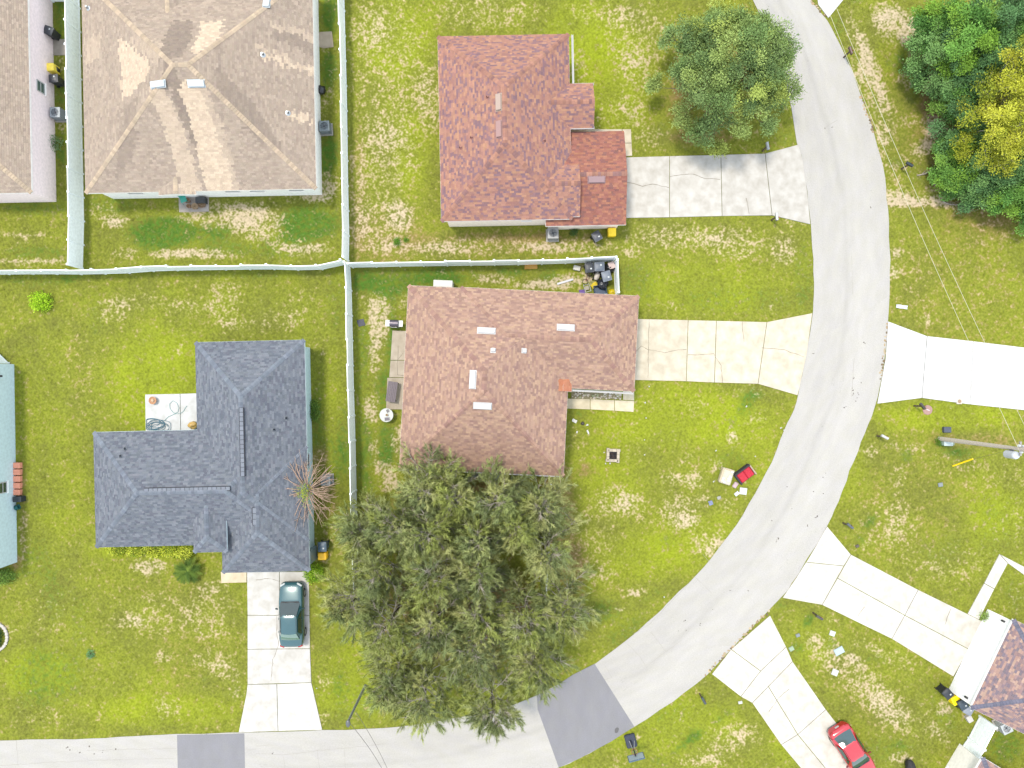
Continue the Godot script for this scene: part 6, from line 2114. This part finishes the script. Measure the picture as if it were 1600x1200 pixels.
	wlg.lathe(Transform3D(Basis(), Vector3(.14, -.06, 0)), [Vector2(.02, .2), Vector2(.09, .1), Vector2(.07, 0), Vector2(0, 0)], 10)
	part(wl, "lantern", wlg, mat(alb(60, 66, 72), 0.5))
	# white stone ring bed
	var sr := thing("stone_ring", "curved ring of white painted stones around the dark shrub", "stone edging", P(-6, 995), 0)
	for k in 26:
		var a := TAU * k / 26
		var g := Geo.new()
		g.blob(Transform3D(Basis(Vector3.UP, -a).scaled(Vector3(1, 1, 1)) * Basis.from_scale(Vector3(.13, .1, .17)), Vector3(cos(a) * .85, .06, sin(a) * 1.0)), k, .3, 6, 9)
		part(sr, "stone", g, mat(alb(240, 232, 222), 0.85, 0.0, "grain"))
	# planting bed with cobbles by the brown roof's entrance
	var pb := thing("cobble_bed", "narrow bed of pale cobbles between brown roof and entrance path", "planting bed", P(932, 618), deg_to_rad(-1))
	var pbg := Geo.new()
	pbg.bx(0, .01, 0, 3.75, .03, .5)
	part(pb, "soil", pbg, mat(alb(190, 178, 140), 0.95, 0.0, "grain"))
	for k in 90:
		var g := Geo.new()
		var s := rng.randf_range(.05, .1)
		g.blob(Transform3D(Basis.from_scale(Vector3(s, s * .6, s)), Vector3(rng.randf_range(-1.8, 1.8), .04, rng.randf_range(-.22, .22))), k, .4, 5, 7)
		part(pb, "cobble", g, mat(pick([refl(0.42, 0.36, 0.29), refl(0.35, 0.31, 0.24), refl(0.32, 0.28, 0.18), refl(0.25, 0.27, 0.16), refl(0.42, 0.38, 0.34)]), 0.85))


# ---------- street things ----------
func wire(label: String, pts: Array, tone: Color, r := 0.012) -> void:
	var root := thing("power_line", label, "cable", pts[0], 0.0, "overhead cables")
	var g := Geo.new()
	var p := []
	for i in 25:
		var t := i / 24.0
		var q: Vector3 = pts[0].lerp(pts[1], t)
		q.y -= 0.5 * sin(PI * t)
		p.append(q - pts[0])
	g.tube(p, r, r, 6)
	part(root, "cable", g, mat(tone, 0.5))

func build_street() -> void:
	var grey := alb(96, 104, 112)
	mailbox(1408, 264, "dark mailbox on post in the sandy verge below the wood", alb(64, 74, 84), 60)
	mailbox(1318, 90, "brown mailbox at road edge nearest the white driveway tip", alb(120, 92, 86), 20)
	mailbox(1205, 344, "white mailbox at the corner of the grey slab driveway", alb(238, 240, 240), 5)
	mailbox(1191, 236, "white mailbox under the broadleaf tree by the driveway", alb(220, 226, 228), 10)
	mailbox(1370, 681, "white mailbox with dark top beside the bend", alb(240, 240, 240), 62)
	mailbox(1317, 817, "grey mailbox on verge above the slabbed right driveway", alb(110, 118, 126), 50)
	mailbox(1093, 1084, "dark mailbox on grass below the bend by lower driveway", alb(84, 96, 100), 30)
	mailbox(1270, 957, "dark mailbox on grass between the two lower driveways", alb(100, 96, 90), 60)
	mailbox(1428, 634, "dark mailbox at the pure white driveway's lower edge", alb(84, 78, 70), 40)
	mailbox(621, 985, "grey mailbox shaped birdhouse showing through the grove", alb(190, 192, 196), 20)
	# covers and boxes
	for s in [[1301, 990, .42, .38, -20, "small square white utility cover nearest the mailbox"], [1311.5, 1017.5, .72, .5, 28, "oblong pale blue utility cover on the straw lawn"], [1305, 1051, .46, .46, -22, "square white utility cover nearest the red car"], [1247, 993, .3, .24, 20, "small grey meter cover beside the lower driveway"], [1237, 1014, .36, .32, 30, "pale green meter cover beside the lower driveway edge"], [1157, 1098, .3, .2, 10, "small white meter cover at lower driveway corner"], [1470, 757.5, .34, .3, 10, "small grey meter cover alone on the right lawn"], [1340, 853.5, .26, .2, 30, "small dark meter cover beside the slabbed right driveway"]]:
		var tn := alb(245, 246, 240)
		if s[5].contains("blue"): tn = alb(214, 232, 236)
		if s[5].contains("green"): tn = alb(186, 208, 178)
		if s[5].contains("grey"): tn = alb(160, 168, 170)
		if s[5].contains("dark"): tn = alb(110, 100, 90)
		var u := crate(s[5], "utility_cover", "cover", s[0], s[1], s[2], .09, s[3], tn, s[4], 0, .015, .7, "utility covers in the lawns")
		var lg := Geo.new()
		lg.bx(0, .097, 0, s[2] * .8, .02, s[3] * .78, .006)
		part(u, "lid", lg, mat(tn, 0.7, 0.0, "grain"))
	var mh := thing("manhole_cover", "round pinkish manhole cover in verge by white driveway", "manhole cover", P(1449, 640.5), 0)
	var mg := Geo.new()
	mg.lathe(Transform3D(), [Vector2(.36, 0), Vector2(.36, .04), Vector2(.33, .05), Vector2(.3, .045), Vector2(0, .045)], 24)
	part(mh, "cover", mg, mat(alb(200, 160, 150), 0.8, 0.0, "grain"))
	var ms := Geo.new()
	ms.box(Transform3D(Basis(Vector3.UP, -.4), Vector3(.02, .05, 0)), Vector3(.24, .012, .06))
	part(mh, "tag", ms, mat(alb(250, 240, 245), 0.6))
	var cl := thing("concrete_collar", "small concrete collar with clay centre at white driveway edge", "cover", P(1498, 627), 0)
	var cg := Geo.new()
	cg.bx(0, .05, 0, .4, .1, .42, .02)
	part(cl, "collar", cg, mat(alb(250, 236, 220), 0.9))
	var cc := Geo.new()
	cc.lathe(Transform3D(Basis(), Vector3(0, .1, 0)), [Vector2(.13, 0), Vector2(.13, .02), Vector2(0, .025)], 16)
	part(cl, "lid", cc, mat(alb(190, 160, 130), 0.8))
	crate("dark grey ground box on yellow verge above the power pole", "cable_box", "box", 1481, 671.5, .55, .25, .42, alb(92, 100, 116), 0, 0, .02)
	var ub := thing("transformer_box", "pale green utility cabinet at the foot of power pole", "utility box", P(1474, 692), deg_to_rad(-1))
	var ug := Geo.new()
	ug.bx(0, .3, 0, .62, .6, .3, .02)
	part(ub, "cabinet", ug, mat(alb(206, 228, 222), 0.5))
	var ug2 := Geo.new()
	ug2.bx(.42, .24, -.02, .24, .48, .28, .02)
	part(ub, "side_box", ug2, mat(alb(150, 170, 150), 0.5))
	var ug3 := Geo.new()
	ug3.bx(0, .61, 0, .66, .03, .34, .008)
	part(ub, "lid", ug3, mat(alb(220, 236, 234), 0.5))
	# power pole
	var base := P(1468, 685.5)
	var pp := thing("power_pole", "grey wooden power pole with white transformer can beside yellow verge", "power pole", base, 0)
	var pg := Geo.new()
	pg.tube([Vector3(0, -.2, 0), Vector3(.02, 4, 0), Vector3(0, 8.6, 0)], .17, .115, 12)
	part(pp, "pole", pg, mat(refl(0.40, 0.37, 0.32), 0.95, 0.0, "bark"))
	var tg := Geo.new()
	tg.lathe(Transform3D(Basis(), Vector3(-.05, 7.0, .42)), [Vector2(0, 0), Vector2(.25, 0), Vector2(.26, .04), Vector2(.26, .78), Vector2(.22, .86), Vector2(0, .9)], 20)
	part(pp, "transformer_can", tg, mat(alb(232, 238, 246), 0.4))
	var tb := Geo.new()
	tb.bx(-.02, 7.4, .14, .1, .3, .2)
	part(pp, "bracket", tb, mat(alb(120, 124, 130), 0.5, 0.6))
	for z in [[-.12, -.36], [.16, -.3], [.02, .32]]:
		var ig := Geo.new()
		ig.lathe(Transform3D(Basis(), Vector3(z[0], 8.1, z[1] * .6)), [Vector2(.04, 0), Vector2(.09, .03), Vector2(.05, .08), Vector2(.09, .12), Vector2(.04, .2), Vector2(0, .22)], 12)
		part(pp, "insulator", ig, mat(alb(236, 238, 240), 0.3))
	var ag := Geo.new()
	ag.bx(0.05, 8.05, -.02, .12, .12, .9, .01)
	part(pp, "crossarm", ag, mat(alb(196, 190, 184), 0.9, 0.0, "grain"))
	wire("pale overhead cable from transformer can toward the road bend", [base + Vector3(-.12, 8.2, .1), P(1270, -45, 8.0)], alb(250, 244, 214), 0.011)
	wire("pale overhead cable passing clear of power pole toward the road", [P(1640, 745, 7.6), P(1283, -45, 7.6)], alb(250, 244, 214), 0.011)
	var gw := thing("guy_guard", "yellow plastic guy wire guard slanting from the right lawn", "cable guard", P(1489, 728), 0)
	var ge := P(1520, 717, 1.7) - P(1489, 728)
	var gg := Geo.new()
	gg.tube([Vector3(0, 0, 0), ge * .5, ge], .06, .06, 10)
	part(gw, "guard", gg, mat(refl(0.78, 0.55, 0.01), 0.4))
	var gv := Geo.new()
	var far := base + Vector3(.1, 7.6, .05) - P(1489, 728)
	gv.tube([ge, ge.lerp(far, .5), far], .008, .008, 5)
	part(gw, "guy_wire", gv, mat(alb(190, 186, 170), 0.4, 0.5))
	# street lamp by the lower lawn with its two cables
	var lb := P(571, 1071)
	var lp := thing("street_lamp", "grey street lamp pole leaning out of the feathery grove", "street lamp", lb, 0)
	var lt := P(545, 1128, 5.8) - lb
	var l1 := Geo.new()
	l1.tube([Vector3(0, -.2, 0), Vector3(lt.x * .05, 2.9, lt.z * .05), Vector3(lt.x * .2, 5.6, lt.z * .2)], .11, .08, 10)
	part(lp, "pole", l1, mat(alb(200, 206, 210), 0.45, 0.3))
	var l2 := Geo.new()
	l2.tube([Vector3(lt.x * .2, 5.6, lt.z * .2), lt * .7 + Vector3.UP * 1.75, lt], .05, .04, 8)
	part(lp, "arm", l2, mat(alb(200, 206, 210), 0.45, 0.3))
	var l3 := Geo.new()
	l3.blob(Transform3D(Basis.from_scale(Vector3(.16, .09, .26)), lt + Vector3(-.05, 0, .1)), 2, .1)
	part(lp, "lamp_head", l3, mat(alb(110, 114, 118), 0.4))
	wire("dark overhead cable from street lamp head across the road", [lb + lt, P(622, 1250, 5.8)], alb(110, 106, 100), 0.014)
	wire("dark overhead cable parallel to lamp cable across the road", [P(556, 1112, 5.8), P(632, 1265, 5.8)], alb(120, 116, 110), 0.014)
	# portable basketball hoop
	var hb := thing("basketball_hoop", "portable basketball hoop with black base on grass by dark asphalt", "basketball hoop", P(985, 1156), deg_to_rad(15))
	var b1 := Geo.new()
	b1.bx(0, .14, 0, .8, .26, 1.0, .08)
	part(hb, "base", b1, mat(alb(56, 64, 86), 0.6))
	for e in [[-.12, .2], [.02, .2], [.25, .3]]:
		var st := Geo.new()
		st.tube([Vector3(e[0], .28, -.3 + e[1]), Vector3(e[0] * .4, .9, .1)], .03, .03, 8)
		part(hb, "strut", st, mat(alb(228, 232, 236), 0.4, 0.3))
	var b2 := Geo.new()
	b2.tube([Vector3(0, .25, -.1), Vector3(0, 1.3, .0), Vector3(0, 2.1, .06)], .05, .045, 10)
	part(hb, "pole", b2, mat(alb(70, 76, 90), 0.4, 0.3))
	var b3 := Geo.new()
	b3.bx(0, 2.1, .16, 1.12, .74, .05, .01)
	part(hb, "backboard", b3, mat(alb(205, 226, 232), 0.2))
	var b4 := Geo.new()
	for s in [[0, 3.13, 1.16, .05], [0, 2.37, 1.16, .05]]:
		b4.bx(s[0], s[1] - .65, .16, s[2], s[3], .075, .01)
	for s in [-1.0, 1.0]:
		b4.bx(s * .57, 2.1, .16, .05, .8, .075, .01)
	part(hb, "backboard_frame", b4, mat(alb(90, 120, 150), 0.4))
	var ring := []
	for j in 25:
		ring.append(Vector3(cos(TAU * j / 24) * .22, 1.85, -.1 + sin(TAU * j / 24) * .22))
	var b5 := Geo.new()
	b5.tube(ring, .012, .012, 5)
	part(hb, "rim", b5, mat(alb(220, 110, 60), 0.5))
	var b6 := Geo.new()
	for j in 16:
		var a0 := TAU * j / 16
		for d in [-1, 1]:
			var a1: float = TAU * (j + d) / 16.0
			b6.tube([Vector3(cos(a0) * .22, 1.85, -.1 + sin(a0) * .22), Vector3(cos(a1) * .13, 1.5, -.1 + sin(a1) * .13)], .005, .005, 3)
	part(hb, "net", b6, mat(alb(240, 240, 236), 0.8))
	var dz := thing("tar_blotch", "small dark tar lump on the asphalt patch by basketball hoop", "tar", P(963.5, 1140.5) + Vector3.UP * .036, deg_to_rad(-20))
	var dg := Geo.new()
	dg.blob(Transform3D(Basis.from_scale(Vector3(.15, .015, .22)), Vector3(0, .004, 0)), 3, .4, 5, 12)
	part(dz, "lump", dg, mat(alb(120, 118, 118), 0.9))
	var dc := thing("parked_scooter", "dark motor scooter cover at foot of the right fence stub", "scooter", P(1419, 1196), deg_to_rad(20))
	var dcg := Geo.new()
	dcg.blob(Transform3D(Basis.from_scale(Vector3(.35, .45, .7)), Vector3(0, .42, 0)), 6, .3, 9, 14)
	part(dc, "cover", dcg, mat(alb(52, 50, 52), 0.8))


func _ready() -> void:
	rng.seed = 20240607
	keep_out = PackedByteArray()
	keep_out.resize((GW / 2) * (GH / 2))
	set_stage()
	build_ground()
	build_road()
	build_concrete()
	build_houses()
	build_fences()
	build_plants()
	build_cars()
	build_yard()
	build_street()
	build_grass()
